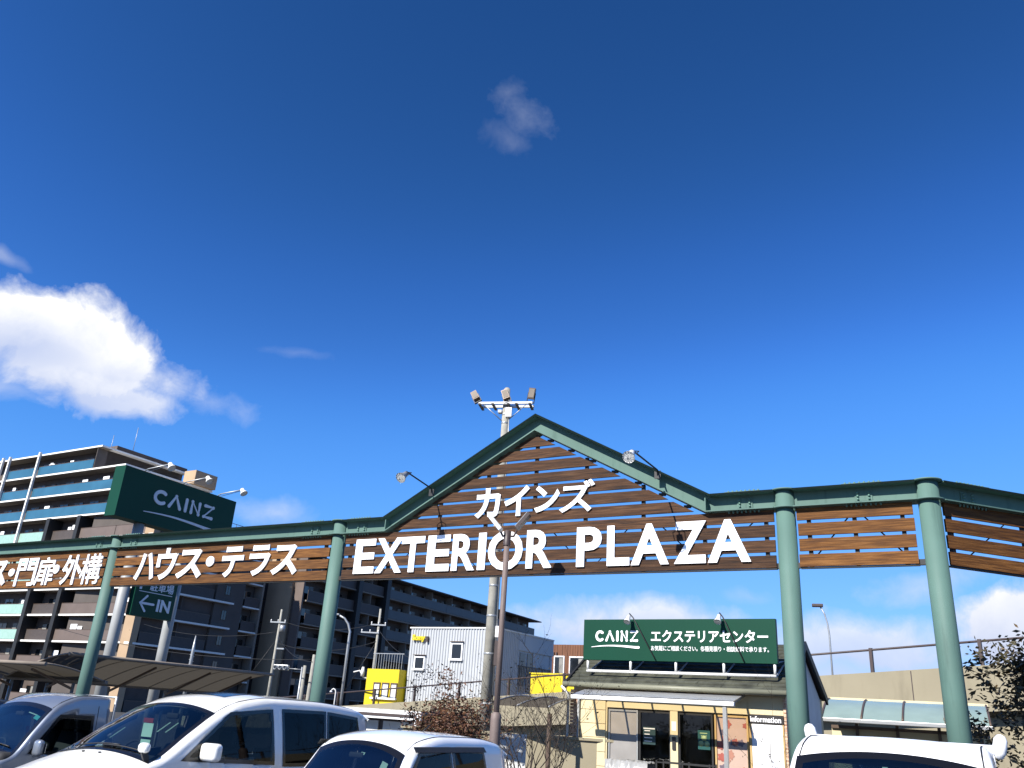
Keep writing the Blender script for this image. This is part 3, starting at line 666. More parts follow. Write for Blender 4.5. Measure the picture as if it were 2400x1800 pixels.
# local x runs to the right and uphill, front faces the car park
ramp = thing('road_ramp', None, None, (14.66, 26.17, 0), ang-180); ramp['kind'] = 'structure'
GR_ = .0697
def rz(x): return 4.94+GR_*x                   # rail height above ground at x
x0_, x1_ = -52, 14
pz = lambda x: rz(x)-.72
MB().prism([(x0_, max(0, pz(x0_)-1.3)), (-30, max(0, pz(-30)-1.3)), (x1_, pz(x1_)-1.3), (x1_, pz(x1_)), (x0_, pz(x0_))], 0, 5.5).build('parapet_wall', 'beige_ramp', ramp)
MB().prism([(x0_, 0), (x1_-.5, 0), (x1_-.5, pz(x1_-.5)-1.31), (-30, max(.02, pz(-30)-1.31)), (x0_, .01)], .5, 5.2).build('abutment', 'beige_ramp', ramp)
for x in (4.5,): box('pier', 'beige_ramp', ramp, x-.6, x+.6, 1.5, 4, 0, pz(x)-1.28)
for x in range(-50, 14, 6): MB().box(x, x+.03, -.004, .02, max(0, pz(x)-1.2), pz(x)-.03).build('joint', 'brown_rail', ramp)
rail = thing('ramp_guard_rail', 'thin dark brown guard rail along the top of the beige ramp', 'railing', (14.66, 26.17, 0), ang-180)
tube('top_rail', 'brown_rail', rail, [(x0_, .15, rz(x0_)), (x1_, .15, rz(x1_))], .035, 8)
for k in range(-16, 5):
    x = k*3.35+.1; box('rail_post', 'brown_rail', rail, x-.05, x+.05, .10, .20, pz(x)-.02, rz(x)+.06)

# ---------------------------------------------------------------- shop with the green sign
K = 21/17.
def su(u): return u*K
def sz(z): return 1.9+(z-1.9)*K
shop = thing('small_shop', 'small cream shop with mossy grey gable roof and glazed front under a green sign', 'shop', (4.161, 20.584, 0), -33)
XW0, XW1, DP = su(-2.05), 2.66, 3.2
EZ = sz(2.62)
wl = MB()
box('wall', 'cream', shop, XW0, su(-1.3), 0, .2, 0, EZ); box('wall', 'cream', shop, su(-1.3), su(1.5), 0, .2, sz(2.2), EZ); box('wall', 'cream', shop, su(1.5), XW1, 0, .2, 0, EZ)
MB().prism_x([(.201, 0), (DP, 0), (DP, EZ), (DP/2, 3.86), (.201, EZ+.1)], XW1-.2, XW1-.001).build('gable_wall', 'white_dull', shop)
MB().prism_x([(.201, 0), (DP, 0), (DP, EZ), (DP/2, 3.86), (.201, EZ+.1)], XW0+.001, XW0+.2).build('gable_wall', 'cream', shop)
box('wall', 'cream', shop, XW0, XW1, DP, DP+.2, 0, EZ)
box('floor', 'white_dull', shop, XW0+.2, XW1-.2, .2, DP, .004, .05)
for k in range(9): box('siding_board', 'cream', shop, su(-1.88), su(-1.33), -.028, -.002, .05+k*.31, .05+k*.31+.298)
box('siding_board', 'cream', shop, su(-1.30), su(1.46), -.02, -.002, sz(2.21), sz(2.40)); box('siding_board', 'cream', shop, su(1.49), su(2.1), -.02, -.002, sz(2.22), sz(2.52))
# brick corner pillars
MT['brick'] = m_ = bpy.data.materials.new('pale_brick'); m_.use_nodes = True; t_ = m_.node_tree; bs = t_.nodes['Principled BSDF']; bs.inputs['Roughness'].default_value = .85
bk = t_.nodes.new('ShaderNodeTexBrick'); co = t_.nodes.new('ShaderNodeTexCoord'); mp = t_.nodes.new('ShaderNodeMapping'); mp.inputs['Rotation'].default_value = (rad(90), 0, 0)
t_.links.new(co.outputs['Object'], mp.inputs[0]); t_.links.new(mp.outputs[0], bk.inputs[0]); bk.inputs['Scale'].default_value = 4.2
bk.inputs['Color1'].default_value = (.46, .25, .16, 1); bk.inputs['Color2'].default_value = (.60, .40, .27, 1); bk.inputs['Mortar'].default_value = (.62, .52, .40, 1); t_.links.new(bk.outputs[0], bs.inputs['Base Color'])
for (a_, b_) in ((-2.10, -1.93), (2.11, 2.155)):
    nrow = 34; rows = MB()
    for k in range(nrow):
        off = .0 if k % 2 else .06
        for c_ in np.arange(su(a_)-off, su(b_)-.02, .21):
            c0, c1 = max(su(a_), c_), min(su(b_), c_+.198)
            if c1-c0 > .02: rows.box(c0, c1, -.05, -.003, .01+k*.078, .01+k*.078+.066)
    o = rows.build('brickwork', 'brick', shop); o['kind'] = 'stuff'
MB().tube([(su(-1.93)+.03, -.07, 0), (su(-1.93)+.03, -.07, sz(2.35))], .035, 8).build('downpipe', 'galv', shop)
MB().tube([(su(-2.12), -.12, 0), (su(-2.12), -.12, EZ-.25), (su(-2.2), -.3, EZ-.08)], .035, 8).build('downpipe', 'white_dull', shop)
# glazed front
def pane(name, x0, x1, z0, z1, mt, fr='tan_trim', y=.05):
    o = box(name, mt, shop, x0+.04, x1-.04, y, y+.012, z0+.04, z1-.04)
    MB().box(x0, x0+.04, y-.03, y+.04, z0, z1).box(x1-.04, x1, y-.03, y+.04, z0, z1).box(x0+.04, x1-.04, y-.03, y+.04, z1-.04, z1).box(x0+.04, x1-.04, y-.03, y+.04, z0, z0+.04).build('frame', fr, o)
    return o
MT['frost'] = M('frosted_film', (.40, .38, .36), rough=.25, var=.14, scale=2)
MT['floral'] = M('pale_film', (.62, .45, .36), rough=.35, var=.05)
DT = sz(2.18)
pane('side_window', su(-1.28), su(-.66), .05, DT, 'frost', 'alu')
pane('door', su(-.64), su(-.0), .05, DT, 'shop_glass', 'black'); pane('door', su(.15), su(.81), .05, DT, 'shop_glass', 'black')
box('door_post', 'cream', shop, su(0)+.001, su(.15)-.001, -.02, .15, 0, sz(2.2))
pane('floral_window', su(.84), su(1.46), .05, DT, 'floral', 'tan_trim')
MT['flower_red'] = M('red_flower_print', (.42, .10, .07), rough=.5, var=.2); MT['flower_mauve'] = M('mauve_flower_print', (.19, .15, .19), rough=.5, var=.2); MT['flower_pink'] = M('pink_flower_print', (.48, .22, .15), rough=.5, var=.2)
for q in range(26):
    fx, fz, fr_ = random.uniform(su(.92), su(1.40)), random.uniform(.3, DT-.15), random.uniform(.045, .085)
    pts = [(fx+fr_*(1+.22*math.cos(5*a_))*math.cos(a_), fz+fr_*(1+.22*math.cos(5*a_))*math.sin(a_)) for a_ in [2*PI*k/20 for k in range(20)]]
    MB().prism(pts, .046-.0004*q, .0485).build('flower_print', random.choice(('flower_red', 'flower_mauve', 'flower_pink')), shop)
box('key_pad', 'black', shop, su(.045), su(.11), -.05, -.021, 1.45, 1.72); box('notice', 'white_paint', shop, su(.03), su(.12), -.024, -.0205, 1.85, 2.05)
MT['poster_dark'] = M('dark_teal_poster', (.012, .045, .045), rough=.5); MT['poster_green'] = M('green_poster', (.004, .085, .075), rough=.5); MT['poster_disc'] = M('pale_green_print', (.42, .55, .26), rough=.5)
p1 = box('poster', 'poster_dark', shop, su(-.56), su(-.31), .030, .034, 1.52, sz(1.9)); MB().box(su(-.55), su(-.32), .026, .0295, sz(1.86), sz(1.88)).build('print', 'white_dull', p1)
for k in range(4): MB().box(su(-.53), su(-.53)+random.uniform(.12, .24), .026, .0295, 1.58+k*.075, 1.60+k*.075).build('print', 'white_dull', p1)
p2 = box('poster', 'poster_green', shop, su(.52), su(.75), .030, .034, 1.50, sz(1.9))
for (cx, cz) in ((.635, 1.74), (.58, 1.62), (.69, 1.62)): MB().lathe([(0, .027), (.062, .027), (.062, .0295)], 'y', (su(cx), 0, cz), 20).build('print', 'poster_disc', p2)
MB().box(su(.56), su(.70), .027, .0295, 1.83, 1.85).box(su(.58), su(.69), .027, .0295, 1.78, 1.795).build('print', 'poster_disc', p2)
for k in range(3): box('counter', 'apt_soffit', shop, su(-1.2+k*1.0), su(-.5+k*1.0), 1.8, 2.3, .05, .95)
# canopy of pale sheets on an aluminium bar
MT['canopy'] = glass_mat('smoky_polycarbonate', (.78, .68, .53), ior=1.15, rough=.5)
cy = -.95; cz = sz(2.37)-.03; cs = .40
can = box('canopy_bar', 'white_paint', shop, su(-2.02)+cs, su(1.15)+cs, cy-.05, cy+.05, cz-.04, cz+.05, bevel=.015)
MB().add([(su(-2.0)+cs, cy, cz+.065), (su(1.13)+cs, cy, cz+.065), (su(1.13)+cs, -.03, sz(2.56)), (su(-2.0)+cs, -.03, sz(2.56))], [(0, 1, 2, 3)]).build('canopy_sheet', 'canopy', shop)
for k in range(6):
    x = cs+su(-1.95)+k*(su(1.1)-su(-1.95))/5; MB().bar((x, cy+.03, cz+.02), (x, -.02, sz(2.53)), .04, .05).build('rafter', 'alu', shop)
box('canopy_post', 'alu', shop, su(.98)+cs-.04, su(.98)+cs+.04, cy-.04, cy+.04, 0, cz-.061)
# roof in overlapping courses
RDG = 3.95; ov = .28
nc_ = 13
for side in (0, 1):
    mb = MB()
    for k in range(nc_):
        y0, y1 = -ov+(DP/2+ov)*k/nc_, -ov+(DP/2+ov)*(k+1.25)/nc_; z0, z1 = EZ-.02+(RDG-EZ)*k/nc_, EZ-.02+(RDG-EZ)*min((k+1.25)/nc_, 1)
        y1 = min(y1, DP/2)
        if side: y0, y1 = DP-y0, DP-y1
        x = XW0-.08
        while x < XW1+.08:
            wv = random.uniform(.55, .95); xe = min(x+wv, XW1+.10); j = random.uniform(0, .012)
            mb.add([(x, y0, z0+.035+j), (xe-.008, y0, z0+.035+j), (xe-.008, y1, z1), (x, y1, z1), (x, y0, z0+.012), (xe-.008, y0, z0+.012)], [(0,1,2,3),(4,5,1,0)]); x = xe
            if xe >= XW1+.10: break
    o = mb.build('roof_shingles', 'shingle', shop); o['kind'] = 'stuff'
for ys in (1, -1):
    ya, yb_ = (-ov, DP/2) if ys > 0 else (DP+ov, DP/2)
    MB().add([(XW0-.07, ya, EZ-.03), (XW1+.09, ya, EZ-.03), (XW1+.09, yb_, RDG-.04), (XW0-.07, yb_, RDG-.04)], [(0, 1, 2, 3)]).build('roof_deck', 'brown_rail', shop)
    for xe in (XW0-.11, XW1+.09): MB().add([(xe, ya, EZ-.12), (xe+.05, ya, EZ-.12), (xe+.05, ya, EZ+.06), (xe, ya, EZ+.06), (xe, yb_, RDG-.13), (xe+.05, yb_, RDG-.13), (xe+.05, yb_, RDG+.06), (xe, yb_, RDG+.06)], [(0,1,2,3),(4,7,6,5),(0,4,5,1),(3,2,6,7),(1,5,6,2),(0,3,7,4)]).build('bargeboard', 'black', shop)
MB().tube([(XW0-.12, -ov-.06, EZ-.03), (XW1+.12, -ov-.06, EZ-.05)], .062, 10).build('gutter', 'gutter', shop)
# sign board on its pipe frame
sgn = thing('shop_sign', 'long green sign board with white lettering standing on the shop roof', 'sign', (4.161, 20.584, 0), -33)
sx0, sx1, sz0, sz1 = su(-1.81), su(2.07), sz(3.08), sz(3.86)
ys = -.12
box('board', 'green_sign', sgn, sx0, sx1, ys, ys+.12, sz0, sz1)
cainz_lettering(sgn, su(-1.54), su(-.61), sz(3.43), sz(3.645), su(-1.62), su(-.60), sz(3.325), ys-.001, .012, 'white_letter')
text_line('lettering', 'エクステリアセンター', 'white_letter', sgn, su(-.34), su(1.93), sz(3.43), sz(3.655), ys-.001, .012, .022)
text_line('lettering', 'お気軽にご相談ください。各種見積り・相談無料で承ります。', 'white_letter', sgn, su(-.34), su(1.93), sz(3.27), sz(3.365), ys-.001, .008, .006)
zf = sz(2.87)
pf = tube('frame_pipe', 'white_dull', sgn, [(su(-1.74), ys+.05, zf), (su(2.03), ys+.05, zf)], .035, 8)
for k in range(5):
    x = su(-1.72)+k*(su(2.01)-su(-1.72))/4; tube('frame_leg', 'white_dull', sgn, [(x, ys+.05, zf+.02), (x, ys+.05, sz0)], .032, 8)
    tube('back_strut', 'galv', sgn, [(x, ys+.1, sz0+.02), (x, .95, EZ+.72), (x, ys+.14, zf)], .025, 6)
def small_lamp(label, u, uh):
    t_ = thing('sign_lamp', label, 'lamp', (4.161, 20.584, 0), -33, 'lamps over the shop sign')
    a0 = Vector((su(u), ys-.02, sz0+.03)); hd = Vector((su(uh)+.12, ys-.17, sz(3.88)+.0)); k_ = Vector((su(uh+(u-uh)*.18)+.1, ys-.15, sz(3.86)+.02))
    tube('arm', 'black', t_, [a0, a0+Vector((0, -.08, .05)), k_, hd+Vector((0, .06, .1))], .014, 6)
    h_ = MB().lathe([(0, -.05), (.04, -.05), (.05, .05), (.085, .13), (.09, .15)], 'z', (0, 0, 0), 12).build('lamp_head', 'white_dull', t_, loc=hd); h_.rotation_euler = (rad(180-35), 0, 0)
    MB().lathe([(0, .14), (.082, .14)], 'z', (0, 0, 0), 12).build('lens', 'lamp_glass', h_)
small_lamp('lamp on slanting black arm over the logo end of the green shop sign', -.25, -.86)
small_lamp('lamp on slanting black arm over the right end of the green shop sign', 1.47, .97)
MT['interior_dark'] = M('dark_header', (.02, .016, .014), rough=.6)
inf = thing('information_board', 'white notice board headed information beside the shop door', 'sign', (4.161, 20.584, 0), -33)
box('panel', 'white_paint', inf, su(1.54), su(2.08), -.07, -.03, .3, sz(2.06)); box('header', 'interior_dark', inf, su(1.50), su(2.11), -.09, -.03, sz(2.075), sz(2.215))
text_line('lettering', 'information', 'white_letter', inf, su(1.53), su(2.07), sz(2.095), sz(2.19), -.091, .008, .02)
MB().box(su(1.5), su(1.535), -.08, -.03, .2, sz(2.07)).box(su(2.085), su(2.11), -.08, -.03, .2, sz(2.07)).build('frame', 'tan_trim', inf)
# covered bundle on a low rack by the door
MT['sheet'] = M('white_plastic_sheet', (.40, .40, .39), rough=.35, var=.2, scale=6, bump=.8, bscale=8)
cov = thing('covered_rack', 'low display rack under crumpled white plastic sheet by the shop window', 'rack', (4.161, 20.584, 0), -33)
mb = MB(); nx, nz = 24, 12; vs = []
for i in range(nx+1):
    for j in range(nz+1):
        a_ = i/nx; b_ = j/nz; x = su(-1.2)+.42+a_*su(.8); ang_ = b_*PI
        vs.append((x+random.uniform(-.02, .02), -.95-.35*math.cos(ang_)*(1 if True else 0)+random.uniform(-.03, .03), .25+.92*min(1, math.sin(ang_)*1.6)+random.uniform(-.035, .035)))
mb.add(vs, [(i*(nz+1)+j, (i+1)*(nz+1)+j, (i+1)*(nz+1)+j+1, i*(nz+1)+j+1) for i in range(nx) for j in range(nz)], True); mb.build('sheet', 'sheet', cov)
for x in (su(-1.15)+.42, su(-.25)+.42): box('leg', 'galv', cov, x-.02, x+.02, -1.2, -.7, 0, .4)
rk = thing('wire_rack', 'black wire rack standing in front of the shop doors', 'rack', (4.161, 20.584, 0), -33)
for z in (.5, .85, 1.2): MB().box(su(.15), su(1.1), -1.3, -1.27, z, z+.025).box(su(.15), su(1.1), -.9, -.87, z, z+.025).build('shelf_wire', 'black', rk)
for x in (su(.15), su(.62), su(1.1)): MB().box(x-.015, x+.015, -1.3, -1.27, 0, 1.25).box(x-.015, x+.015, -.9, -.87, 0, 1.25).build('upright', 'black', rk)

# ---------------------------------------------------------------- pylon sign
pyl = thing('pylon_sign', 'big dark green box sign with pale lettering on two grey columns', 'sign', (-14.449, 30.777, 0), 62)
box('sign_box', 'green_sign', pyl, .0, 5.82, .0, .58, 8.0, 9.93)
for x in (1.40, 3.78):
    tube('column', 'grey_post', pyl, [(x, .3, 0), (x, .3, 8.0)], .20, 20)
cainz_lettering(pyl, 1.52, 4.66, 8.83, 9.42, 1.21, 4.70, 8.43, -.001, .03, 'sign_text_grey')
dp = box('direction_panel', 'green_sign', pyl, 1.64, 3.58, -.02, .22, 4.6, 6.6)
text_line('lettering', 'IN', 'sign_text_grey', dp, 2.76, 3.40, 4.86, 5.32, -.021, .015, .03)
stroke('arrow', 'sign_text_grey', dp, [[(2.24, 5.37), (1.97, 5.09), (2.24, 4.81)], [(1.99, 5.09), (2.60, 5.09)]], .085, -.021, .015)
MB().box(1.82, 3.40, -.034, -.021, 5.50, 5.525).build('rule', 'sign_text_grey', dp)
text_line('lettering', '駐車場', 'sign_text_grey', dp, 2.28, 3.42, 5.58, 5.94, -.021, .015, .012)
text_line('lettering', 'P', 'sign_text_grey', dp, 1.80, 2.12, 5.58, 5.98, -.021, .015, .03)
for nm, x, x2, lab in ((0, .91, 1.0, 'nearest the left end of'), (1, 2.84, 2.9, 'over the middle of'), (2, 4.78, 4.9, 'at the far end of')):
    t_ = thing('sign_lamp', 'floodlamp on thin arm %s the big green pylon sign' % lab, 'lamp', (-14.449, 30.777, 0), 62, 'lamps over the pylon sign')
    tube('arm', 'galv', t_, [(x, .1, 9.93), (x, -.1, 10.02), (x, -1.25, 10.12)], .025, 6); tube('arm', 'galv', t_, [(x+.1, .1, 9.93), (x+.05, -1.2, 10.10)], .012, 6)
    h_ = MB().lathe([(0, -.06), (.08, -.06), (.09, .06), (.15, .17), (.155, .2)], 'z', (0, 0, 0), 12).build('lamp_head', 'white_dull', t_, loc=(x, -1.3, 10.1)); h_.rotation_euler = (rad(180-40), 0, 0)
    MB().lathe([(0, .18), (.14, .18)], 'z', (0, 0, 0), 12).build('lens', 'lamp_glass', h_)

# ---------------------------------------------------------------- concrete floodlight pole
fp = thing('floodlight_pole', 'tall concrete pole with three floodlights on a double crossarm', 'light pole', (-.15, 26.0, 0), -12)
tube('shaft', 'concrete', fp, [(0, 0, 0), (0, 0, 12.15)], [.19, .105], 18)
MB().lathe([(0, 12.2), (.06, 12.2), (.105, 12.15)], 'z', (0, 0, 0), 18).build('cap', 'concrete', fp)
for z in (2.2, 3.6, 4.7, 5.6, 6.7, 8.0, 9.4, 10.9, 11.2): MB().lathe([(.19-.085*z/12.15+.004, z), (.19-.085*z/12.15+.010, z+.01), (.19-.085*z/12.15+.010, z+.05), (.19-.085*z/12.15+.004, z+.06)], 'z', (0, 0, 0), 18).build('band', 'galv', fp)
for yy in (-.17, .17): box('crossarm', 'white_dull', fp, -.92, .92, yy-.035, yy+.035, 11.55, 11.63)
for x in (-.85, -.4, .12, .4, .85): box('cross_tie', 'black', fp, x-.04, x+.04, -.30, .30, 11.50, 11.545)
for sgn_ in (-1, 1): tube('stay', 'galv', fp, [(sgn_*.72, -.17, 11.54), (sgn_*.10, -.08, 11.0)], .015, 6)
box('junction_box', 'white_paint', fp, .04, .24, -.22, -.08, 11.1, 11.42); box('junction_box', 'galv', fp, -.24, -.12, -.12, .05, 11.28, 11.38)
tube('conduit', 'galv', fp, [(.15, -.12, 11.1), (.16, -.1, 10.3), (.21, -.1, 2.0)], .022, 6)
box('meter_box', 'white_paint', fp, .19, .38, -.25, -.05, 4.1, 4.42); box('meter_box', 'brown_rail', fp, .19, .36, -.22, -.05, 3.3, 4.0)
for x, rx_, ry_ in ((-.98, -40, -30), (.05, -32, -22), (.86, -15, 8)):
    fl = MB().box(-.105, .105, -.07, .07, 0, .36).build('floodlight', 'bronze_alu', fp, loc=(x, -.15, 11.74)); fl.rotation_euler = (rad(rx_+20), rad(ry_), 0)
    MB().box(-.09, .09, -.08, -.072, .03, .33).build('lens', 'apt_soffit', fl)
    f2 = MB()
    for k in range(6): f2.box(-.10, .10, .072, .13, .03+k*.055, .045+k*.055)
    f2.build('cooling_fins', 'black', fl)
    MB().box(-.13, -.11, -.03, .03, -.12, .2).box(.11, .13, -.03, .03, -.12, .2).box(-.13, .13, -.03, .03, -.15, -.121).build('yoke', 'black', fl)

# ---------------------------------------------------------------- brown lamp post in front of the gate
lp = thing('lamp_post', 'slim brown lamp post with two flat lamps in a V before the gate lettering', 'lamp post', (.08, 12.4, 0), -8)
tube('pole', 'brown_pole', lp, [(0, 0, 1.9), (0, 0, 4.42)], .042, 16); MB().lathe([(.075, 0), (.075, 1.86), (.070, 1.93), (.042, 1.96)], 'z', (0, 0, 0), 18).build('sleeve', 'brown_pole', lp)
MB().lathe([(.055, 4.28), (.055, 4.50), (0, 4.52)], 'z', (0, 0, 0), 16).build('head_collar', 'brown_rail', lp)
for (x0, z0, x1, z1, w_) in ((.14, 4.53, .32, 4.76, .13), (-.10, 4.50, -.28, 4.70, .03)):
    tube('arm', 'brown_rail', lp, [(0, 0, 4.42), (x0*.7, -.02, 4.42), (x0, -.03, z0-.02)], .018, 8)
    dx, dz = x1-x0, z1-z0; L_ = math.hypot(dx, dz); nx_, nz_ = -dz/L_, dx/L_
    h_ = MB().bar((x0, -.04, z0), (x1, -.04, z1), .20 if w_ > .1 else .20, .05)
    h_ = h_.build('lamp_head', 'brown_rail' if w_ > .1 else 'white_paint', lp)
    s_ = 1 if x0 > 0 else -1
    MB().bar((x0+.02*dx+s_*.0-nx_*s_*.03*-1, -.04, z0+.02*dz-nz_*s_*.03*-1), (x1-.03*dx-nx_*s_*.03*-1, -.04, z1-.03*dz-nz_*s_*.03*-1), .17, .012).build('lens', 'alu', h_)

# ---------------------------------------------------------------- street poles and lamps behind
def util_pole(label, loc, h, arms, rz_, guy=None, extra=True):
    t_ = thing('utility_pole', label, 'utility pole', loc, rz_, 'utility poles behind the car park')
    tube('shaft', 'concrete', t_, [(0, 0, 0), (0, 0, h)], [.16, .075], 10)
    for (x0, x1, z) in arms:
        a_ = box('crossarm', 'galv', t_, x0, x1, -.15, -.07, z-.045, z+.045)
        for x in np.linspace(x0+.05, x1-.05, 3):
            MB().lathe([(.0, z+.2), (.04, z+.2), (.05, z+.13), (.03, z+.1), (.045, z+.05)], 'z', (x, -.11, 0), 8).build('insulator', 'white_dull', a_)
    if extra:
        MB().lathe([(0, 0), (.2, 0), (.2, .5), (0, .5)], 'z', (.35, -.1, h-1.7), 12).build('transformer', 'galv', t_)
        box('bracket', 'galv', t_, .1, .7, -.05, .05, h-3.0, h-2.9)
    if guy: tube('guy_wire', 'black', t_, [(0, 0, h-2.2), guy], .02, 5)
    return t_
util_pole('utility pole with short crossarm and can transformer before the dark side block', (-17.0, 67.9, 0), 8.74, ((-.75, .55, 7.75),), -14, (-3.2, .4, 2.0))
util_pole('utility pole with two offset crossarms left of the yellow wall', (-8.35, 61.4, 0), 8.57, ((-.55, .55, 7.45), (-1.2, .1, 6.9)), -8, (-1.9, .2, 3), False)
util_pole('short pole with grey cylinder just left of the teal post', (-9.42, 44.0, 0), 3.7, (), -8, None, False)
util_pole('slightly taller short pole half hidden behind the teal post', (-9.06, 44.1, 0), 4.25, (), -8, None, False)
t_ = thing('street_lamp', 'slim grey street lamp with curved neck behind the second teal post', 'street lamp', (-6.64, 39.45, 0), 0)
tube('pole', 'galv', t_, [(0, 0, 0), (0, 0, 4.7), (.0, 0, 5.1), (-.12, 0, 5.42), (-.32, 0, 5.66), (-.62, 0, 5.80)], [.07, .06, .055, .05, .045, .04], 10)
MB().box(-.95, -.58, -.08, .08, 5.78, 5.85).build('lamp_head', 'galv', t_, bevel=.02)
t_ = thing('street_lamp', 'tall street lamp with bent neck against the clouds at right', 'street lamp', (21.79, 55.9, 0), -20)
tube('pole', 'galv', t_, [(0, 0, 0), (0, 0, 8.2), (-.06, 0, 8.9), (-.2, 0, 9.5), (-.42, 0, 9.95)], [.07, .055, .05, .05, .045], 10); MB().box(-.95, -.25, -.18, .18, 9.95, 10.15).build('lamp_head', 'brown_rail', t_, bevel=.04)
t_ = thing('lane_lamp', 'small white hooked lamp behind the minivan roof', 'street lamp', (-6.05, 34.47, 0), 0)
tube('pole', 'white_dull', t_, [(0, 0, 0), (0, 0, 2.42), (-.03, 0, 2.5), (-.1, 0, 2.53), (-.17, 0, 2.48)], .025, 8); MB().lathe([(0, .06), (.04, .05), (.06, 0), (0, 0)], 'z', (-.18, 0, 2.40), 10).build('lamp_head', 'white_paint', t_)
t_ = thing('traffic_light', 'horizontal grey traffic light on a bracket before the dark building', 'traffic light', (-10.5, 43.75, 0), -14)
hd = MB().box(-.42, .38, -.1, .08, 3.40, 3.66).build('housing', 'galv', t_, bevel=.03)
for k in range(3): MB().lathe([(.09, 0), (.1, -.12), (.085, -.12), (.08, 0)], 'y', (-.27+k*.26, -.1, 3.53), 12).build('hood', 'galv', hd)
tube('arm', 'galv', t_, [(.38, 0, 3.5), (1.1, .0, 3.48)], .02, 6); tube('post', 'galv', t_, [(1.1, 0, 0), (1.1, 0, 3.6)], .05, 8)
t_ = thing('camera_bracket', 'white bracket with small signal lamps beside the yellow wall', 'signal', (-7.3, 49.45, 0), -10)
tube('arm', 'white_dull', t_, [(-.55, 0, 3.75), (-.2, 0, 3.85), (.05, 0, 3.5), (.5, 0, 3.42)], .04, 6); MB().lathe([(0, 0), (.1, 0), (.12, .25), (.07, .5), (0, .5)], 'z', (.0, -.05, 3.55), 10).build('lamp_head', 'white_dull', t_); tube('post', 'galv', t_, [(.5, 0, 0), (.5, 0, 3.5)], .05, 8)
t_ = thing('antenna_mast', 'short grey lattice mast between the grey column and the shaft wall', 'mast', (-16.25, 47.3, 0), 0)
tube('mast', 'galv', t_, [(0, 0, 0), (0, 0, 4.2), (0, 0, 5.0)], [.11, .09, .03], 8)
for z in (3.5, 3.75, 4.0): MB().bar((-.12, 0, z), (.12, 0, z+.18), .03, .03).build('rung', 'galv', t_)

# overhead cables slung between the poles
def cable(label, a_, b_, sag, r=.018):
    a_, b_ = Vector(a_), Vector(b_); pts = [a_.lerp(b_, t)-Vector((0, 0, sag*4*t*(1-t))) for t in [k/16 for k in range(17)]]
    o = MB().tube([p-a_ for p in pts], r, 5).build('overhead_cable', 'black', loc=a_); tag(o, label, 'cable', 'overhead cables'); return o
cable('black cable slung between the two far utility poles, upper strand', (-16.6, 67.8, 7.8), (-8.6, 61.3, 7.5), .5)
cable('black cable slung between the two far utility poles, lower strand', (-16.9, 67.8, 6.2), (-8.4, 61.3, 6.3), .6)
cable('black cable running left from the pole with the can transformer', (-17.2, 67.8, 7.0), (-30., 74., 7.4), .6)
cable('black cable running from the offset crossarm pole towards the yellow wall', (-8.2, 61.3, 7.0), (-4.6, 50.5, 4.7), .3)

cable('black cable running left from the short poles before the teal post', (-9.2, 44.0, 4.0), (-26., 52., 5.2), .5, .014)
cable('black cable from the short poles up to the far utility pole', (-9.1, 44.0, 3.9), (-16.8, 67.6, 6.6), .4, .016)

# ---------------------------------------------------------------- shelters
MT['poly_green'] = glass_mat('green_polycarbonate', (.52, .62, .56), ior=1.45, rough=.35)
MT['poly_smoke'] = m_ = M('smoked_polycarbonate', (.20, .17, .13), rough=.75, spec=.15)
t_ = m_.node_tree; tl = t_.nodes.new('ShaderNodeBsdfTranslucent'); tl.inputs[0].default_value = (.075, .066, .052, 1); ms = t_.nodes.new('ShaderNodeMixShader'); ms.inputs[0].default_value = .5
t_.links.new(t_.nodes['Principled BSDF'].outputs[0], ms.inputs[1]); t_.links.new(tl.outputs[0], ms.inputs[2]); t_.links.new(ms.outputs[0], t_.nodes['Material Output'].inputs[0])
MT['poly_film'] = M('aqua_roof_sheet', (.30, .40, .36), rough=.25, var=.08, scale=2)
sh = thing('curved_shelter', 'curved aqua sheet shelter with aluminium ribs under the ramp at right', 'shelter', (10.43, 22.72, 0), -28)
prof = [(-.9+1.9*t, 2.40+.52*math.sin(t*PI/2)) for t in [k/8 for k in range(9)]]
xa, xb = -1.72, 2.08
mb = MB(); n_ = len(prof); mb.add([(x, y, z) for x in (xa, xb) for y, z in prof], [(i, i+1, n_+i+1, n_+i) for i in range(n_-1)], True); mb.build('roof_sheet', 'poly_film', sh)
for k in range(5):
    x = xa+.0+(xb-xa)*k/4; tube('rib', 'bronze_alu', sh, [(x, y-.01, z+.012) for y, z in prof], .028, 6)
box('eaves_bar', 'alu', sh, xa-.05, xb+.05, -.98, -.88, 2.30, 2.40, bevel=.015); box('top_bar', 'cream', sh, xa-.05, xb+.05, .98, 1.06, 2.88, 2.97)
for x in (xa+.65, xa+1.65, xa+2.65, xb-.2): box('post', 'bronze_alu', sh, x-.04, x+.04, .9, .97, 0, 2.85)
box('back_sheet', 'cream', sh, xa, xb, .975, .985, .3, 2.22); box('mid_rail', 'bronze_alu', sh, xa, xb, .90, .972, 2.18, 2.26)
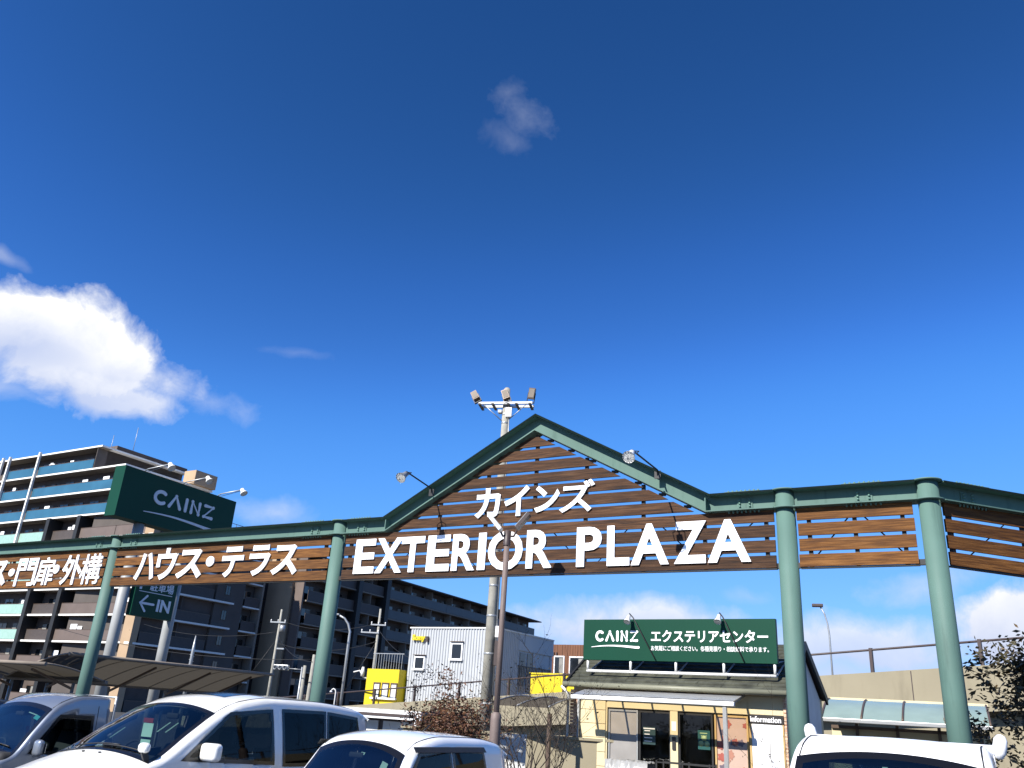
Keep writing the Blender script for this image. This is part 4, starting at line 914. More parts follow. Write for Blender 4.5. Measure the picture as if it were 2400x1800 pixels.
# dark curved shelters at left
def dark_shelter(label, loc, rz_, length, prof, posts, low=True):
    s_ = thing('bicycle_shelter', label, 'shelter', loc, rz_, 'dark curved shelters at left')
    n_ = len(prof); mb = MB(); mb.add([(x, y, z) for x in (0, length) for y, z in prof], [(i, i+1, n_+i+1, n_+i) for i in range(n_-1)], True); mb.build('roof_sheet', 'poly_smoke', s_)
    nr = int(length/.9)+1
    for k in range(nr):
        x = length*k/(nr-1); tube('rib', 'apt_soffit', s_, [(x, y, z+.012) for y, z in prof], .022, 6)
    tube('front_bar', 'apt_soffit', s_, [(-.05, prof[0][0], prof[0][1]), (length+.05, prof[0][0], prof[0][1])], .045, 8); tube('back_bar', 'apt_soffit', s_, [(-.05, prof[-1][0], prof[-1][1]), (length+.05, prof[-1][0], prof[-1][1])], .045, 8)
    for x in posts: tube('post', 'galv', s_, [(x, prof[-1][0]-.3, 0), (x, prof[-1][0]-.3, prof[-1][1]-.06)], .04, 8); MB().bar((x, prof[-1][0]-.3, 1.9), (x, prof[0][0]+.3, prof[0][1]-.12), .05, .05).build('cantilever', 'bronze_alu', s_)
    return s_
arcp = [(-.2+2.3*t, 2.08+.62*math.sin((1-t)*1.35)/math.sin(1.35)) for t in [k/8 for k in range(9)]]
dark_shelter('dark curved shelter roof beside the foot of the first teal post', (-10.5, 21.6, 0), 62, 7.2, arcp, (1.0, 2.9, 4.9, 6.6))
arcp2 = [(-.4+1.9*t, 2.10+.30*math.sin((1-t)*1.5)) for t in [k/8 for k in range(9)]]
dark_shelter('dark glazed shelter roof at the left edge above the silver truck', (-13.2, 21.9, 0), -22, 3.3, arcp2, (.5, 2.6))

# ---------------------------------------------------------------- low shed and walls behind the shrubs
sd_ = thing('flat_shed', 'low flat roofed shed with white fascia and pale window panels behind the wagon', 'shed', (-3.45, 24.0, 0), -20)
box('roof', 'concrete', sd_, -3.0, 1.72, -.0, 3.4, 1.80, 1.92); fa = box('fascia', 'white_paint', sd_, -3.05, 1.78, -.08, -.002, 1.68, 1.90); box('stripe', 'brown_rail', fa, -3.05, 1.66, -.095, -.082, 1.74, 1.81)
box('wall', 'brown_rail', sd_, -2.95, 1.68, .3, 3.3, 0, 1.795)
for k in range(4): box('window_panel', 'white_dull', sd_, -2.6+k*1.05, -2.6+k*1.05+.9, .24, .296, 1.0, 1.62)
box('end_post', 'white_paint', sd_, 1.60, 1.70, -.06, .05, 0, 1.675)
gw = thing('beige_garden_wall', 'low beige rendered wall behind the reddish shrub', 'wall', (-2.0, 22.8, 0), -15)
box('wall', 'beige_ramp', gw, -.2, 5.6, 0, .2, 0, 1.5); box('coping', 'beige_ramp', gw, -.25, 5.65, -.05, .25, 1.501, 1.56)
cv = thing('side_canopy', 'small arched smoke grey canopy at the left end of the shop', 'shelter', (1.55, 21.9, 0), -33)
arc3 = [(-1.1+2.0*t, 2.02+.42*math.sin(.35+t*1.4)) for t in [k/8 for k in range(9)]]
n_ = len(arc3); mb = MB(); mb.add([(x, y, z) for x in (-1.2, .45) for y, z in arc3], [(i, i+1, n_+i+1, n_+i) for i in range(n_-1)], True); mb.build('roof_sheet', 'poly_smoke', cv)
for x in (-1.2, -.4, .45): tube('rib', 'alu', cv, [(x, y, z+.015) for y, z in arc3], .022, 6)
for x in (-1.1, .4): box('post', 'bronze_alu', cv, x-.04, x+.04, -.95, -.87, 0, 2.05)
wb = thing('white_board', 'plain white board standing behind the slim lamp post and bare shrub', 'board', (.12, 17.2, 0), -20)
box('panel', 'white_dull', wb, 0, .62, 0, .03, .55, 1.62); MB().box(.05, .09, .031, .07, 0, 1.6).box(.53, .57, .031, .07, 0, 1.6).build('leg', 'galv', wb)

# ---------------------------------------------------------------- plants
def leaf_mat(name, c, c2): return M(name, c, rough=.6, var=.3, scale=6, col2=c2)
MT['leaf_red'] = leaf_mat('reddish_leaf', (.085, .030, .018), (.20, .085, .035)); MT['leaf_dark'] = leaf_mat('dark_leaf', (.034, .034, .018), (.10, .085, .032)); MT['leaf_olive'] = leaf_mat('olive_autumn_leaf', (.06, .05, .012), (.16, .085, .02))
MT['bark'] = M('bark', (.055, .040, .032), rough=.9, var=.3, scale=10)
def branchy(seed, base, h, spread, nmain, levels=3, r0=.03, up=.75):
    rnd = random.Random(seed); mb = MB(); tips = []
    def grow(p, d, ln, r, lv):
        pts = [p]; q = Vector(p)
        for k in range(4):
            d = (d+Vector((rnd.uniform(-.18, .18), rnd.uniform(-.18, .18), rnd.uniform(-.06, .16)))).normalized(); q = q+d*ln/4; pts.append(q.copy())
        mb.tube(pts, [r*(1-.16*k) for k in range(5)], 5, cap=False)
        tips.extend([(pts[k], d) for k in (2, 3, 4)])
        if lv > 0:
            for k in range(rnd.choice((2, 3, 3))):
                a_ = rnd.uniform(0, 2*PI); dd = (d*.8+Vector((math.cos(a_), math.sin(a_), rnd.uniform(-.1, .5)))*.65).normalized()
                grow(pts[rnd.choice((2, 3, 4))], dd, ln*rnd.uniform(.55, .8), r*.55, lv-1)
    for k in range(nmain):
        a_ = 2*PI*k/nmain+rnd.uniform(-.4, .4); d0 = Vector((math.cos(a_)*spread, math.sin(a_)*spread, up)).normalized()
        grow(Vector(base)+Vector((math.cos(a_)*.05, math.sin(a_)*.05, 0)), d0, h*rnd.uniform(.42, .58), r0, levels)
    return mb, tips
def leaves(seed, pts, n, size, jit, slim=.4):
    rnd = random.Random(seed); mb = MB()
    for k in range(n):
        p, d = rnd.choice(pts); p = p+Vector((rnd.gauss(0, jit), rnd.gauss(0, jit), rnd.gauss(0, jit*.8)))
        a_ = Vector((rnd.gauss(0, 1), rnd.gauss(0, 1), rnd.gauss(-.1, .6))).normalized(); b_ = a_.cross(Vector((rnd.gauss(0, 1), rnd.gauss(0, 1), rnd.gauss(0, 1)))).normalized()
        s_ = size*rnd.uniform(.6, 1.25); w_ = s_*slim
        mb.add([p, p+a_*s_*.5+b_*w_*.5, p+a_*s_, p+a_*s_*.5-b_*w_*.5], [(0, 1, 2, 3)])
    return mb
def plant(name, label, cat, loc, seed, h, spread, nmain, lv, r0, nleaf, size, jit, mat, up=.75, slim=.4, extra=None, flt=None):
    t_ = thing(name, label, cat, loc); mb, tips = branchy(seed, (0, 0, 0), h, spread, nmain, lv, r0, up)
    mb.build('branches', 'bark', t_)
    if nleaf:
        if flt: tips = [q for q in tips if flt(q[0])]
        leaves(seed+1, tips, nleaf, size, jit, slim).build('foliage', mat, t_)
        if extra: leaves(seed+2, tips, extra[1], size, jit*1.2, slim).build('foliage', extra[0], t_)
    return t_
plant('leafy_shrub', 'loose reddish brown leafy shrub left of the slim lamp post', 'shrub', (-.72, 16.0, 0), 11, 2.3, .34, 6, 3, .022, 8500, .07, .10, 'leaf_red', extra=('leaf_olive', 1200), flt=lambda p: (.9 < p.z < 2.1 and abs(p.x) < .75) or (1. < p.z < 2.7 and int(p.x*977+p.z*613) % 5 == 0))
plant('bare_shrub', 'nearly bare dark shrub right of the slim lamp post', 'shrub', (.62, 14.9, 0), 23, 2.5, .32, 7, 4, .022, 500, .05, .05, 'leaf_dark')
plant('climbing_plant', 'thin bare climber in front of the information board', 'plant', (6.05, 18.6, 0), 31, 2.7, .12, 3, 2, .011, 60, .05, .05, 'leaf_dark', up=1)
plant('garden_tree', 'dark leaved tree at the right edge beside the corner post', 'tree', (8.5, 11.6, 0), 43, 3.5, .26, 7, 3, .025, 17000, .10, .12, 'leaf_dark', extra=('leaf_olive', 3000), slim=.42)

# ---------------------------------------------------------------- cars
MT['car_white'] = M('pearl_white_paint', (.80, .79, .75), rough=.32, var=.015, coat=1.)
MT['car_white2'] = M('white_paint_cool', (.80, .81, .82), rough=.32, var=.015, coat=1.)
MT['car_white3'] = M('plain_white_paint', (.84, .84, .84), rough=.4, var=.02, coat=.5)
MT['car_silver'] = M('silver_blue_paint', (.36, .40, .46), rough=.30, metal=.55, var=.02, coat=1.)
MT['car_dark'] = M('dark_blue_grey_paint', (.060, .075, .10), rough=.3, metal=.4, var=.03, coat=1.)
MT['frit'] = M('black_glass_edge', (.010, .010, .011), rough=.15, spec=.6)
MT['chrome'] = M('chrome', (.7, .7, .7), rough=.12, metal=1., var=.02)
MT['head_lens'] = M('headlamp_lens', (.50, .52, .54), rough=.06, var=.35, scale=14, coat=1.)
MT['plastic'] = M('dark_trim_plastic', (.02, .02, .021), rough=.55)
MT['amber'] = M('amber_lens', (.55, .16, .01), rough=.15)
MT['sticker'] = M('pale_sticker', (.45, .62, .52), rough=.5, var=.1)
MT['card_red'] = M('red_card', (.42, .05, .03), rough=.6); MT['card_mint'] = M('mint_card', (.55, .80, .66), rough=.6); MT['sticker_teal'] = M('teal_sticker', (.05, .45, .42), rough=.5)
def pchip(pts):
    xs = np.array([p[0] for p in pts], float); ys_ = np.array([p[1] for p in pts], float); h = np.diff(xs); dl = np.diff(ys_)/h; m = np.zeros(len(xs))
    for i in range(1, len(xs)-1):
        if dl[i-1]*dl[i] > 0: w1, w2 = 2*h[i]+h[i-1], h[i]+2*h[i-1]; m[i] = (w1+w2)/(w1/dl[i-1]+w2/dl[i])
    m[0], m[-1] = dl[0], dl[-1]
    def f(x):
        x = min(max(x, xs[0]), xs[-1]); i = min(max(int(np.searchsorted(xs, x))-1, 0), len(h)-1); t = (x-xs[i])/h[i]
        return float((1+2*t)*(1-t)**2*ys_[i]+t*(1-t)**2*h[i]*m[i]+t*t*(3-2*t)*ys_[i+1]+t*t*(t-1)*h[i]*m[i+1])
    return f
class Car:
    def __init__(s, top, plan, belt, roof, tumble=.16, crown=.035, rc=.09, bow=.12, zb=.24, tuck=.05):
        s.top, s.plan = pchip(top), pchip(plan); s.belt, s.roof, s.tumble, s.crown, s.rc, s.bow, s.zb, s.tuck = belt, roof, tumble, crown, rc, bow, zb, tuck; s.L = top[-1][0]
    def hw(s, l, z):
        b = s.plan(l)
        if z <= s.belt: return b-s.tuck*((s.belt-z)/(s.belt-s.zb))**2
        return b-s.tumble*((z-s.belt)/(s.roof-s.belt))**1.15
    def W(s, l): return s.hw(l, s.top(l))
    def tz(s, l, y):
        q = min(1, abs(y)/max(.05, s.W(l))); return s.top(max(0, l-s.bow*q*q))-s.crown*q*q
    def section(s, l, ns=16, nc=6, nt=14):
        W = s.W(l); rc = min(s.rc, .45*(s.tz(l, W)-s.zb)); ye = W-rc; ze = s.tz(l, W)
        pts = []
        for i in range(ns+1): z = s.zb+(ze-rc-s.zb)*i/ns; pts.append((s.hw(l, z), z))
        p0, p1, p2 = Vector(pts[-1]), Vector((W, s.tz(l, W)+.004)), Vector((ye, s.tz(l, ye)))
        for i in range(1, nc+1): t = i/nc; q = p0*(1-t)**2+p1*2*t*(1-t)+p2*t*t; pts.append((q.x, q.y))
        for i in range(1, nt+1): y = ye*(1-i/nt); pts.append((y, s.tz(l, y)))
        return pts, ns+nc
    def ye(s, l): W = s.W(l); return W-min(s.rc, .45*(s.tz(l, W)-s.zb))
def in_quad(q, x, z):
    n = len(q); sg = None
    for i in range(n):
        a_, b_ = q[i], q[(i+1) % n]; c_ = (b_[0]-a_[0])*(z-a_[1])-(b_[1]-a_[1])*(x-a_[0])
        if abs(c_) < 1e-9: continue
        if sg is None: sg = c_ > 0
        elif (c_ > 0) != sg: return False
    return True
def scale_quad(q, d):
    """move every edge of a convex quad inwards by d (outwards if negative)"""
    n = len(q); c_ = Vector((sum(p[0] for p in q)/n, sum(p[1] for p in q)/n)); ln = []
    for i in range(n):
        a_, b_ = Vector(q[i]), Vector(q[(i+1) % n]); t = (b_-a_).normalized(); nn = Vector((-t.y, t.x))
        if nn.dot(c_-a_) < 0: nn = -nn
        ln.append((a_+nn*d, t))
    out_ = []
    for i in range(n):
        (p, t), (q_, u_) = ln[i-1], ln[i]; den = t.x*u_.y-t.y*u_.x; k = ((q_.x-p.x)*u_.y-(q_.y-p.y)*u_.x)/den; out_.append(tuple(p+t*k))
    return out_
def bil(q, a_, b_): return tuple((1-a_)*(1-b_)*q[0][i]+a_*(1-b_)*q[1][i]+a_*b_*q[2][i]+(1-a_)*b_*q[3][i] for i in (0, 1))
def car_shell(car, root, paint, ws, sides, cap_rear=True, wsm=.0):
    st = list(np.unique(np.round(np.concatenate([np.linspace(0, .4, 13), np.arange(.4, car.L-.3, .045), np.linspace(car.L-.3, car.L, 9)]), 4)))
    secs = [car.section(l) for l in st]; m = len(secs[0][0]); ic = secs[0][1]
    mb = MB(); vs = []
    for l, (pts, _) in zip(st, secs): vs += [(y, l, z) for y, z in pts]+[(-y, l, z) for y, z in pts[-2::-1]]
    n = 2*m-1; fs = []
    small = [scale_quad(q, .022) for q, _ in sides]
    for i in range(len(st)-1):
        for j in range(n-1):
            f = (i*n+j, i*n+j+1, (i+1)*n+j+1, (i+1)*n+j); c_ = [sum(vs[k][t] for k in f)/4 for t in range(3)]
            jj = j if j < m-1 else n-2-j
            if jj >= ic:
                if ws[0]+.02 < c_[1] < ws[1]-.02 and abs(c_[0]) < car.ye(c_[1])-.02: continue
            else:
                if any(in_quad(q, c_[1], c_[2]) for q in small): continue
            fs.append(f)
    mb.add(vs, fs, True); me = mb.mesh('body'); me.materials.append(MT[paint]); me.materials.append(MT['interior'])
    # tidy loose vertices and give the sheet a lining
    bm = bmesh.new(); bm.from_mesh(me); bmesh.ops.delete(bm, geom=[v for v in bm.verts if not v.link_faces], context='VERTS'); bmesh.ops.recalc_face_normals(bm, faces=bm.faces)
    up = [f for f in bm.faces if abs(f.calc_center_median().x) < .1 and f.calc_center_median().z > car.roof-.12]
    if up and sum(f.normal.z for f in up) < 0: bmesh.ops.reverse_faces(bm, faces=bm.faces)
    bm.to_mesh(me); bm.free()
    for p in me.polygons: p.use_smooth = True
    body = obj('body', me, root); so_ = body.modifiers.new('lining', 'SOLIDIFY'); so_.thickness = .03; so_.offset = -1; so_.material_offset = 1; so_.material_offset_rim = 0
    # end caps
    for l, nm in ((0, 'front_panel'),)+(((car.L, 'rear_panel'),) if cap_rear else ()):
        pts, _ = car.section(l); ring = [(y, l, z) for y, z in pts]+[(-y, l, z) for y, z in pts[-2::-1]]; MB().add(ring, [tuple(range(len(ring)))]).build(nm, paint, root)
    MB().add([(x, l, car.zb) for l in np.linspace(0, car.L, 12) for x in (-car.plan(l)+.05, car.plan(l)-.05)], [(2*i, 2*i+1, 2*i+3, 2*i+2) for i in range(11)]).build('floor_pan', 'plastic', root)
    return body
def ws_patch(car, ws, inset, off, n=18, m=12, ring=None):
    """points of the windscreen surface between two fractions"""
    def P(a_, b_):
        l = ws[0]+inset+(ws[1]-ws[0]-2*inset)*b_; ymax = car.ye(l)-inset; y = -ymax+2*ymax*a_
        z = car.tz(l, y); dl = (car.tz(l+.01, y)-car.tz(l-.01, y))/.02; nn = Vector((0, -dl, 1)).normalized()*off
        return (y, l+nn.y, z+nn.z)
    return P
def windscreen(car, root, ws, mat='windscreen'):
    P = ws_patch(car, ws, .045, .007); n, m = 20, 12
    o = MB().add([P(i/n, j/m) for j in range(m+1) for i in range(n+1)], [(j*(n+1)+i, j*(n+1)+i+1, (j+1)*(n+1)+i+1, (j+1)*(n+1)+i) for j in range(m) for i in range(n)], True).build('windscreen', mat, root)
    Q = ws_patch(car, ws, -.012, .009); mb = MB()
    loop = [(i/n, 0) for i in range(n)]+[(1, j/m) for j in range(m)]+[(1-i/n, 1) for i in range(n)]+[(0, 1-j/m) for j in range(m)]
    a_ = [Q(*p) for p in loop]; b_ = [P(*p) for p in loop]; N_ = len(loop)
    mb.add(a_+b_, [(i, (i+1) % N_, N_+(i+1) % N_, N_+i) for i in range(N_)], True).build('windscreen_edge', 'frit', o)
    return o, P
def side_panes(car, root, sides):
    for q, mat in sides:
        for sg in (1, -1):
            def S(p, off): return (sg*(car.hw(p[0], p[1])+off), p[0], p[1])
            qi = scale_quad(q, .03); qo = scale_quad(q, -.012); n, m = 12, 8
            o = MB().add([S(bil(qi, i/n, j/m), .004) for j in range(m+1) for i in range(n+1)], [(j*(n+1)+i, j*(n+1)+i+1, (j+1)*(n+1)+i+1, (j+1)*(n+1)+i) for j in range(m) for i in range(n)], True).build('side_window', mat, root)
            loop = [(i/n, 0) for i in range(n)]+[(1, j/m) for j in range(m)]+[(1-i/n, 1) for i in range(n)]+[(0, 1-j/m) for j in range(m)]; N_ = len(loop)
            MB().add([S(bil(qo, *p), .007) for p in loop]+[S(bil(qi, *p), .006) for p in loop], [(i, (i+1) % N_, N_+(i+1) % N_, N_+i) for i in range(N_)], True).build('window_edge', 'frit', o)
def rbox(name, mat, root, c_, s_, r=.05, rot=None):
    o = MB().box(-s_[0]/2, s_[0]/2, -s_[1]/2, s_[1]/2, -s_[2]/2, s_[2]/2).build(name, mat, root, loc=c_, bevel=r)
    o.modifiers['bevel'].segments = 4
    for p in o.data.polygons: p.use_smooth = True
    if rot: o.rotation_euler = tuple(rad(v) for v in rot)
    return o
def cabin(root, rows, wheel_l, dash_z, w_, seat_z=.55):
    for l in rows:
        for x in (-w_, w_):
            s_ = rbox('seat', 'seat', root, (x, l, seat_z), (.50, .52, .16), .06); rbox('seat_back', 'seat', s_, (0, .27, .36), (.48, .16, .66), .07, (-12, 0, 0)); rbox('headrest', 'seat', s_, (0, .36, .80), (.26, .10, .18), .04)
    rbox('dashboard', 'interior', root, (0, wheel_l-.30, dash_z-.12), (2*w_+.75, .42, .26), .08)
    mb = MB(); pts = [(.18*math.cos(2*PI*k/24), 0, .18*math.sin(2*PI*k/24)) for k in range(25)]; mb.tube(pts, .014, 8, cap=False); mb.bar((-.17, 0, 0), (.17, 0, 0), .03, .03)
    o = mb.build('steering_wheel', 'interior', root, loc=(-w_, wheel_l, dash_z-.02)); o.rotation_euler = (rad(-28), 0, 0)
tyre_me = MB().lathe([(.19, -.09), (.28, -.10), (.305, -.07), (.305, .07), (.28, .10), (.19, .09), (.19, -.09)], 'x', (0, 0, 0), 28).mesh('tyre'); tyre_me.materials.append(MT['rubber'])
rim_mb = MB().lathe([(.0, .055), (.05, .06), (.06, .045), (.17, .03), (.19, .08), (.19, -.08)], 'x', (0, 0, 0), 28); rim_me = rim_mb.mesh('rim'); rim_me.materials.append(MT['alu'])
def wheels(root, hw, ls, r=.305):
    for l in ls:
        for sg in (1, -1):
            t_ = obj('wheel', tyre_me, root, (sg*(hw-.10), l, r)); k_ = r/.305; t_.scale = (k_, k_, k_); o = obj('rim', rim_me, t_); o.rotation_euler = (0, 0, 0 if sg > 0 else PI)
def mirror(root, car, l, z, paint, sg, s_=(.20, .11, .15)):
    x = sg*(car.hw(l, z)+.13)
    o = rbox('door_mirror', paint, root, (x, l, z), s_, .052); MB().box(-.085, .085, .056, .06, -.06, .06).build('mirror_glass', 'chrome', o)
    MB().bar((-sg*.06, 0, -.05), (-sg*.16, .02, -.08), .05, .05).build('stalk', 'plastic', o)
def wiper(root, P, a0, b0, a1, b1):
    pts = [Vector(P(a0+(a1-a0)*t, b0+(b1-b0)*t))+Vector((0, -.012, .016)) for t in [k/6 for k in range(7)]]
    MB().tube(pts, .008, 6).build('wiper', 'plastic', root)
def on_screen(root, name, P, a0, a1, b0, b1, mat, back=.012):
    cs = [Vector(P(a_, b_))+Vector((0, back, -back)) for a_, b_ in ((a0, b0), (a1, b0), (a1, b1), (a0, b1))]
    return MB().add(cs, [(0, 1, 2, 3)]).build(name, mat, root)
def seam(root, pts, r=.004): MB().tube(pts, r, 5).build('panel_gap', 'plastic', root)

# white minivan
def minivan(label, loc, paint, detail=True, group=None):
    root = thing('minivan', label, 'minivan', loc, SITE)
    car = Car([(0, .62), (.06, .80), (.22, .97), (.55, 1.10), (.98, 1.25), (1.45, 1.545), (1.90, 1.80), (2.25, 1.92), (2.8, 1.985), (3.6, 1.98), (4.4, 1.93), (4.82, 1.85), (4.95, 1.67), (5.0, 1.1)],
              [(0, .70), (.12, .80), (.5, .885), (1.2, .905), (3.5, .905), (4.65, .87), (5.0, .80)], 1.17, 1.985, tumble=.15, crown=.05, rc=.065, bow=.12)
    ws = (1.0, 1.92)
    sides = [([(1.42, 1.21), (2.92, 1.15), (2.86, 1.80), (2.12, 1.74)], 'car_glass'), ([(3.10, 1.13), (3.92, 1.12), (3.94, 1.81), (3.05, 1.81)], 'privacy'), ([(3.97, 1.12), (4.80, 1.23), (4.70, 1.75), (3.99, 1.805)], 'privacy')]
    car_shell(car, root, paint, ws, sides); w_, P = windscreen(car, root, ws); side_panes(car, root, sides)
    cabin(root, (2.15, 3.15, 4.1), 1.70, 1.20, .42, .62); wheels(root, .905, (.95, 3.85), .33)
    for sg in (1, -1): mirror(root, car, 1.72, 1.30, paint, sg, (.28, .14, .20))
    rbox('fender_mirror', paint, root, (.74, .98, 1.33), (.15, .10, .11), .045); MB().bar((.74, .98, 1.29), (.76, 1.04, 1.16), .05, .06).build('mirror_stalk', 'plastic', root)
    wiper(root, P, .12, .03, .62, .06); wiper(root, P, .45, .02, .95, .07)
    if detail:
        box('hanging_card', 'card_red', root, -.23, -.05, 1.672, 1.676, 1.565, 1.62); box('hanging_card', 'card_mint', root, -.22, -.03, 1.672, 1.676, 1.40, 1.56); box('hanging_card', 'card_mint', root, -.21, -.03, 1.672, 1.676, 1.31, 1.37)
        for (a_, b_) in ((.30, .25), (.72, .45), (.80, .48)): on_screen(root, 'sticker', P, a_, a_+.015, b_, b_+.22, 'sticker', .03)
    rbox('rear_view_mirror', 'interior', root, (0, 1.92, 1.66), (.22, .04, .07), .02)
    z_ = car.top(2.45); MB().add([(x, l, car.tz(l, x)+.006) for l in (2.35, 2.6, 2.85, 3.1) for x in (-.40, -.2, 0, .2, .40)], [(j*5+i, j*5+i+1, (j+1)*5+i+1, (j+1)*5+i) for j in range(3) for i in range(4)], True).build('sunroof', 'frit', root)
    for sg in (1, -1):
        seam(root, [(sg*(car.W(l)-.075), l, car.tz(l, car.W(l)-.075)+.002) for l in np.linspace(1.9, 4.7, 14)], .006)
        for l0 in (2.97, 4.0): seam(root, [(sg*(car.hw(l0, z)+.002), l0, z) for z in np.linspace(.4, 1.08, 8)])
        seam(root, [(sg*(car.hw(1.35, z)+.002), 1.35+(.06*(z-.7)), z) for z in np.linspace(.5, 1.12, 8)])
        h_ = rbox('door_handle', paint, root, (sg*(car.hw(2.75, .98)+.015), 2.72, .98), (.04, .22, .04), .015)
        rbox('headlight', 'head_lens', root, (sg*.66, .20, .80), (.36, .34, .18), .06, (0, 0, sg*20)); rbox('tail_light', 'card_red', root, (sg*.78, 4.90, 1.2), (.12, .10, .6), .03)
    MB().box(-.45, .45, -.03, .05, .55, .72).build('grille', 'plastic', root); 
    for x in (-.25, .05): rbox('washer_jet', 'plastic', root, (x, .93, car.tz(.93, x)+.008), (.03, .03, .015), .005)
    return root
minivan('pearl white minivan with sunroof and red and mint cards hanging in its windscreen', (-5.05, 9.95, 0), 'car_white')
# small wagon
def wagon(label, loc, paint):
    root = thing('small_wagon', label, 'car', loc, SITE)
    car = Car([(0, .58), (.06, .76), (.2, .87), (.5, .97), (.72, 1.03), (.98, 1.33), (1.18, 1.55), (1.40, 1.635), (1.85, 1.685), (2.5, 1.68), (3.0, 1.64), (3.28, 1.565), (3.38, 1.38), (3.42, .9)],
              [(0, .58), (.1, .66), (.4, .725), (1.0, .738), (2.6, .738), (3.2, .70), (3.42, .64)], 1.03, 1.685, tumble=.12, crown=.05, rc=.065, bow=.10, zb=.22)
    ws = (.76, 1.19); sides = [([(1.0, 1.07), (2.02, 1.03), (1.98, 1.52), (1.38, 1.49)], 'car_glass'), ([(2.07, 1.03), (2.80, 1.05), (2.72, 1.505), (2.03, 1.52)], 'privacy')]
    car_shell(car, root, paint, ws, sides); w_, P = windscreen(car, root, ws); side_panes(car, root, sides)
    cabin(root, (1.6, 2.45), 1.22, 1.02, .34); wheels(root, .738, (.72, 2.95), .29)
    for sg in (1, -1): mirror(root, car, 1.12, 1.06, paint, sg)
    wiper(root, P, .1, .03, .6, .07); rbox('rear_view_mirror', 'interior', root, (0, 1.12, 1.42), (.2, .04, .06), .02)
    on_screen(root, 'sticker', P, .83, .90, .62, .84, 'sticker', .03); on_screen(root, 'sticker', P, .55, .60, .82, .88, 'sticker', .03)
    for sg in (1, -1):
        seam(root, [(sg*(car.W(l)-.065), l, car.tz(l, car.W(l)-.065)+.002) for l in np.linspace(1.25, 3.15, 12)], .006); rbox('headlight', 'head_lens', root, (sg*.50, .16, .74), (.3, .26, .17), .06, (0, 0, sg*22))
        MB().add([(sg*(car.hw(l, z)+o_), l, z) for l in np.linspace(1.25, 2.75, 10) for z, o_ in ((1.545, .004), (1.49, .035))], [(2*i, 2*i+1, 2*i+3, 2*i+2) for i in range(9)], True).build('rain_visor', 'plastic', root)
        rbox('tail_light', 'card_red', root, (sg*.62, 3.33, 1.0), (.1, .08, .4), .03)
    box('grille', 'plastic', root, -.32, .32, -.012, .03, .48, .56); box('number_plate', 'white_dull', root, -.165, .165, -.02, -.013, .34, .46)
    MB().tube([(.1, 2.2, 1.68), (.1, 2.35, 1.76)], .008, 6).build('aerial', 'plastic', root)
    return root
wagon('small white wagon with rounded roof in front of the minivan', (-2.0, 9.02, 0), 'car_white2')
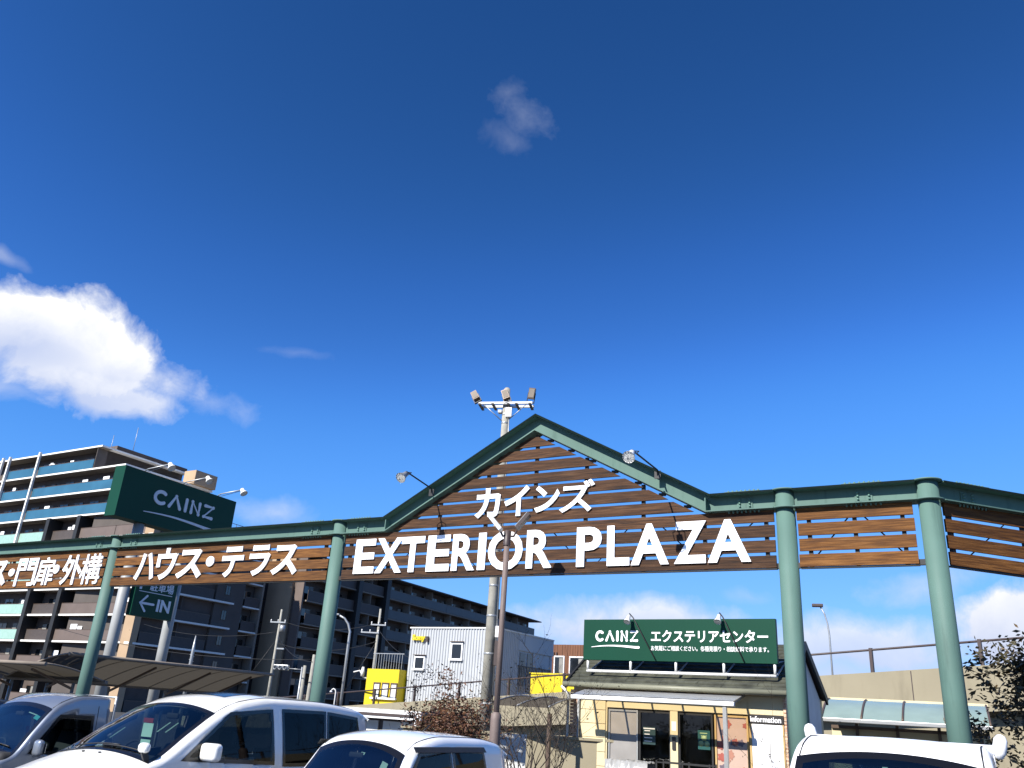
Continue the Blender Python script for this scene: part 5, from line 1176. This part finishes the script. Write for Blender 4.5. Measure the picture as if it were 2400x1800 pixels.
# kei trucks
def truck(label, loc, paint, top, belt, roof, ws, side, hooks, group):
    root = thing('kei_truck', label, 'truck', loc, SITE, group)
    car = Car(top, [(0, .62), (.08, .69), (.3, .73), (.8, .7375), (1.76, .7375)], belt, roof, tumble=.08, crown=.028, rc=.05, bow=.06, zb=.28)
    car_shell(car, root, paint, ws, [(side, 'car_glass')], cap_rear=False); w_, P = windscreen(car, root, ws); side_panes(car, root, [(side, 'car_glass')])
    cabin(root, (1.15,), .72, belt+.02, .32, .62); wheels(root, .72, (.55, 2.75), .27)
    for sg in (1, -1):
        mirror(root, car, .62, belt+.10, paint, sg, (.17, .10, .22)); rbox('headlight', 'head_lens', root, (sg*.50, .03, belt-.22), (.34, .12, .24), .05, (0, 0, sg*10)); rbox('indicator', 'amber', root, (sg*.66, .07, belt-.22), (.07, .1, .18), .02)
        seam(root, [(sg*(car.hw(1.55, z)+.002), 1.57, z) for z in np.linspace(.45, roof-.16, 10)])
        seam(root, [(sg*(car.W(l)-.055), l, car.tz(l, car.W(l)-.055)+.003) for l in np.linspace(ws[1]+.02, 1.72, 8)], .006)
    wiper(root, P, .15, .04, .62, .09); wiper(root, P, .45, .03, .93, .09); rbox('rear_view_mirror', 'interior', root, (0, ws[1]-.06, roof-.32), (.2, .04, .06), .02)
    zr = car.top(1.76)-.02; W_ = .70; wz0, wz1 = belt+.12, roof-.22
    MB().box(-W_, W_, 1.73, 1.76, .3, wz0).box(-W_, -W_+.13, 1.73, 1.76, wz0, wz1).box(W_-.13, W_, 1.73, 1.76, wz0, wz1).box(-.025, .025, 1.73, 1.76, wz0, wz1).build('cab_back', paint, root)
    MB().prism([(-W_, wz1), (W_, wz1), (car.W(1.7)-.06, zr-.03), (0, zr+.02), (-car.W(1.7)+.06, zr-.03)], 1.73, 1.76).build('cab_back', paint, root)
    box('rear_window', 'car_glass', root, -W_+.13, W_-.13, 1.742, 1.748, wz0, wz1)
    bd = box('bed', paint, root, -.70, .70, 1.80, 3.40, .58, .64)
    for sg in (1, -1): box('bed_side', paint, bd, min(sg*.70, sg*.735), max(sg*.70, sg*.735), 1.80, 3.40, .59, .92)
    box('tailgate', paint, bd, -.70, .70, 3.36, 3.395, .641, .92)
    box('bumper', 'plastic', root, -.60, .60, -.04, .02, .30, .46); box('number_plate', 'white_dull', root, -.165, .165, -.052, -.041, .33, .45)
    zt_ = roof-.02
    gf = MB().tube([(-.66, 1.86, .60), (-.66, 1.86, zt_), (.66, 1.86, zt_), (.66, 1.86, .60)], .022, 8).build('guard_frame', 'galv' if not hooks else paint, root)
    for x in (-.33, 0, .33): tube('guard_bar', 'galv' if not hooks else paint, gf, [(x, 1.86, .7), (x, 1.86, zt_-.02)], .014, 6)
    if hooks:
        for sg in (1, -1):
            MB().tube([(sg*.60, 1.86, zt_-.04), (sg*.66, 1.86, zt_-.03), (sg*.70, 1.86, zt_-.05)], .03, 8).build('hook_arm', paint, gf)
            k_ = MB().lathe([(0, -.10), (.03, -.09), (.047, -.05), (.052, .0), (.048, .05), (.03, .08), (0, .09)], 'z', (0, 0, 0), 16).build('hook', paint, gf, loc=(sg*.72, 1.86, zt_+.01)); k_.rotation_euler = (0, rad(sg*12), 0)
    return root, P, car
r_, P, car = truck('white kei truck facing the camera with round white hooks behind its cab', (2.5, 5.85, 0), 'car_white3',
   [(0, .55), (.02, .80), (.08, .98), (.20, 1.10), (.46, 1.45), (.74, 1.80), (.90, 1.885), (1.2, 1.935), (1.6, 1.935), (1.76, 1.90)], 1.12, 1.935, (.24, .76), [(.50, 1.14), (1.50, 1.12), (1.46, 1.68), (.86, 1.68)], True, 'kei trucks')
on_screen(r_, 'sticker', P, .475, .505, .86, .93, 'sticker', .02)
r_, P, car = truck('silver blue kei truck parked left of the minivan', (-7.40, 12.84, 0), 'car_silver',
   [(0, .50), (.03, .78), (.12, .92), (.30, 1.01), (.55, 1.34), (.82, 1.66), (.95, 1.74), (1.25, 1.83), (1.6, 1.84), (1.76, 1.81)], 1.0, 1.84, (.33, .83), [(.58, 1.03), (1.54, 1.0), (1.50, 1.53), (.96, 1.53)], False, 'kei trucks')
on_screen(r_, 'sticker', P, .86, .95, .78, .88, 'sticker_teal', .02); on_screen(r_, 'sticker', P, .70, .88, .86, .885, 'sticker', .02)
wagon('dark blue grey wagon at the left edge beyond the silver truck', (-11.1, 14.9, 0), 'car_dark')
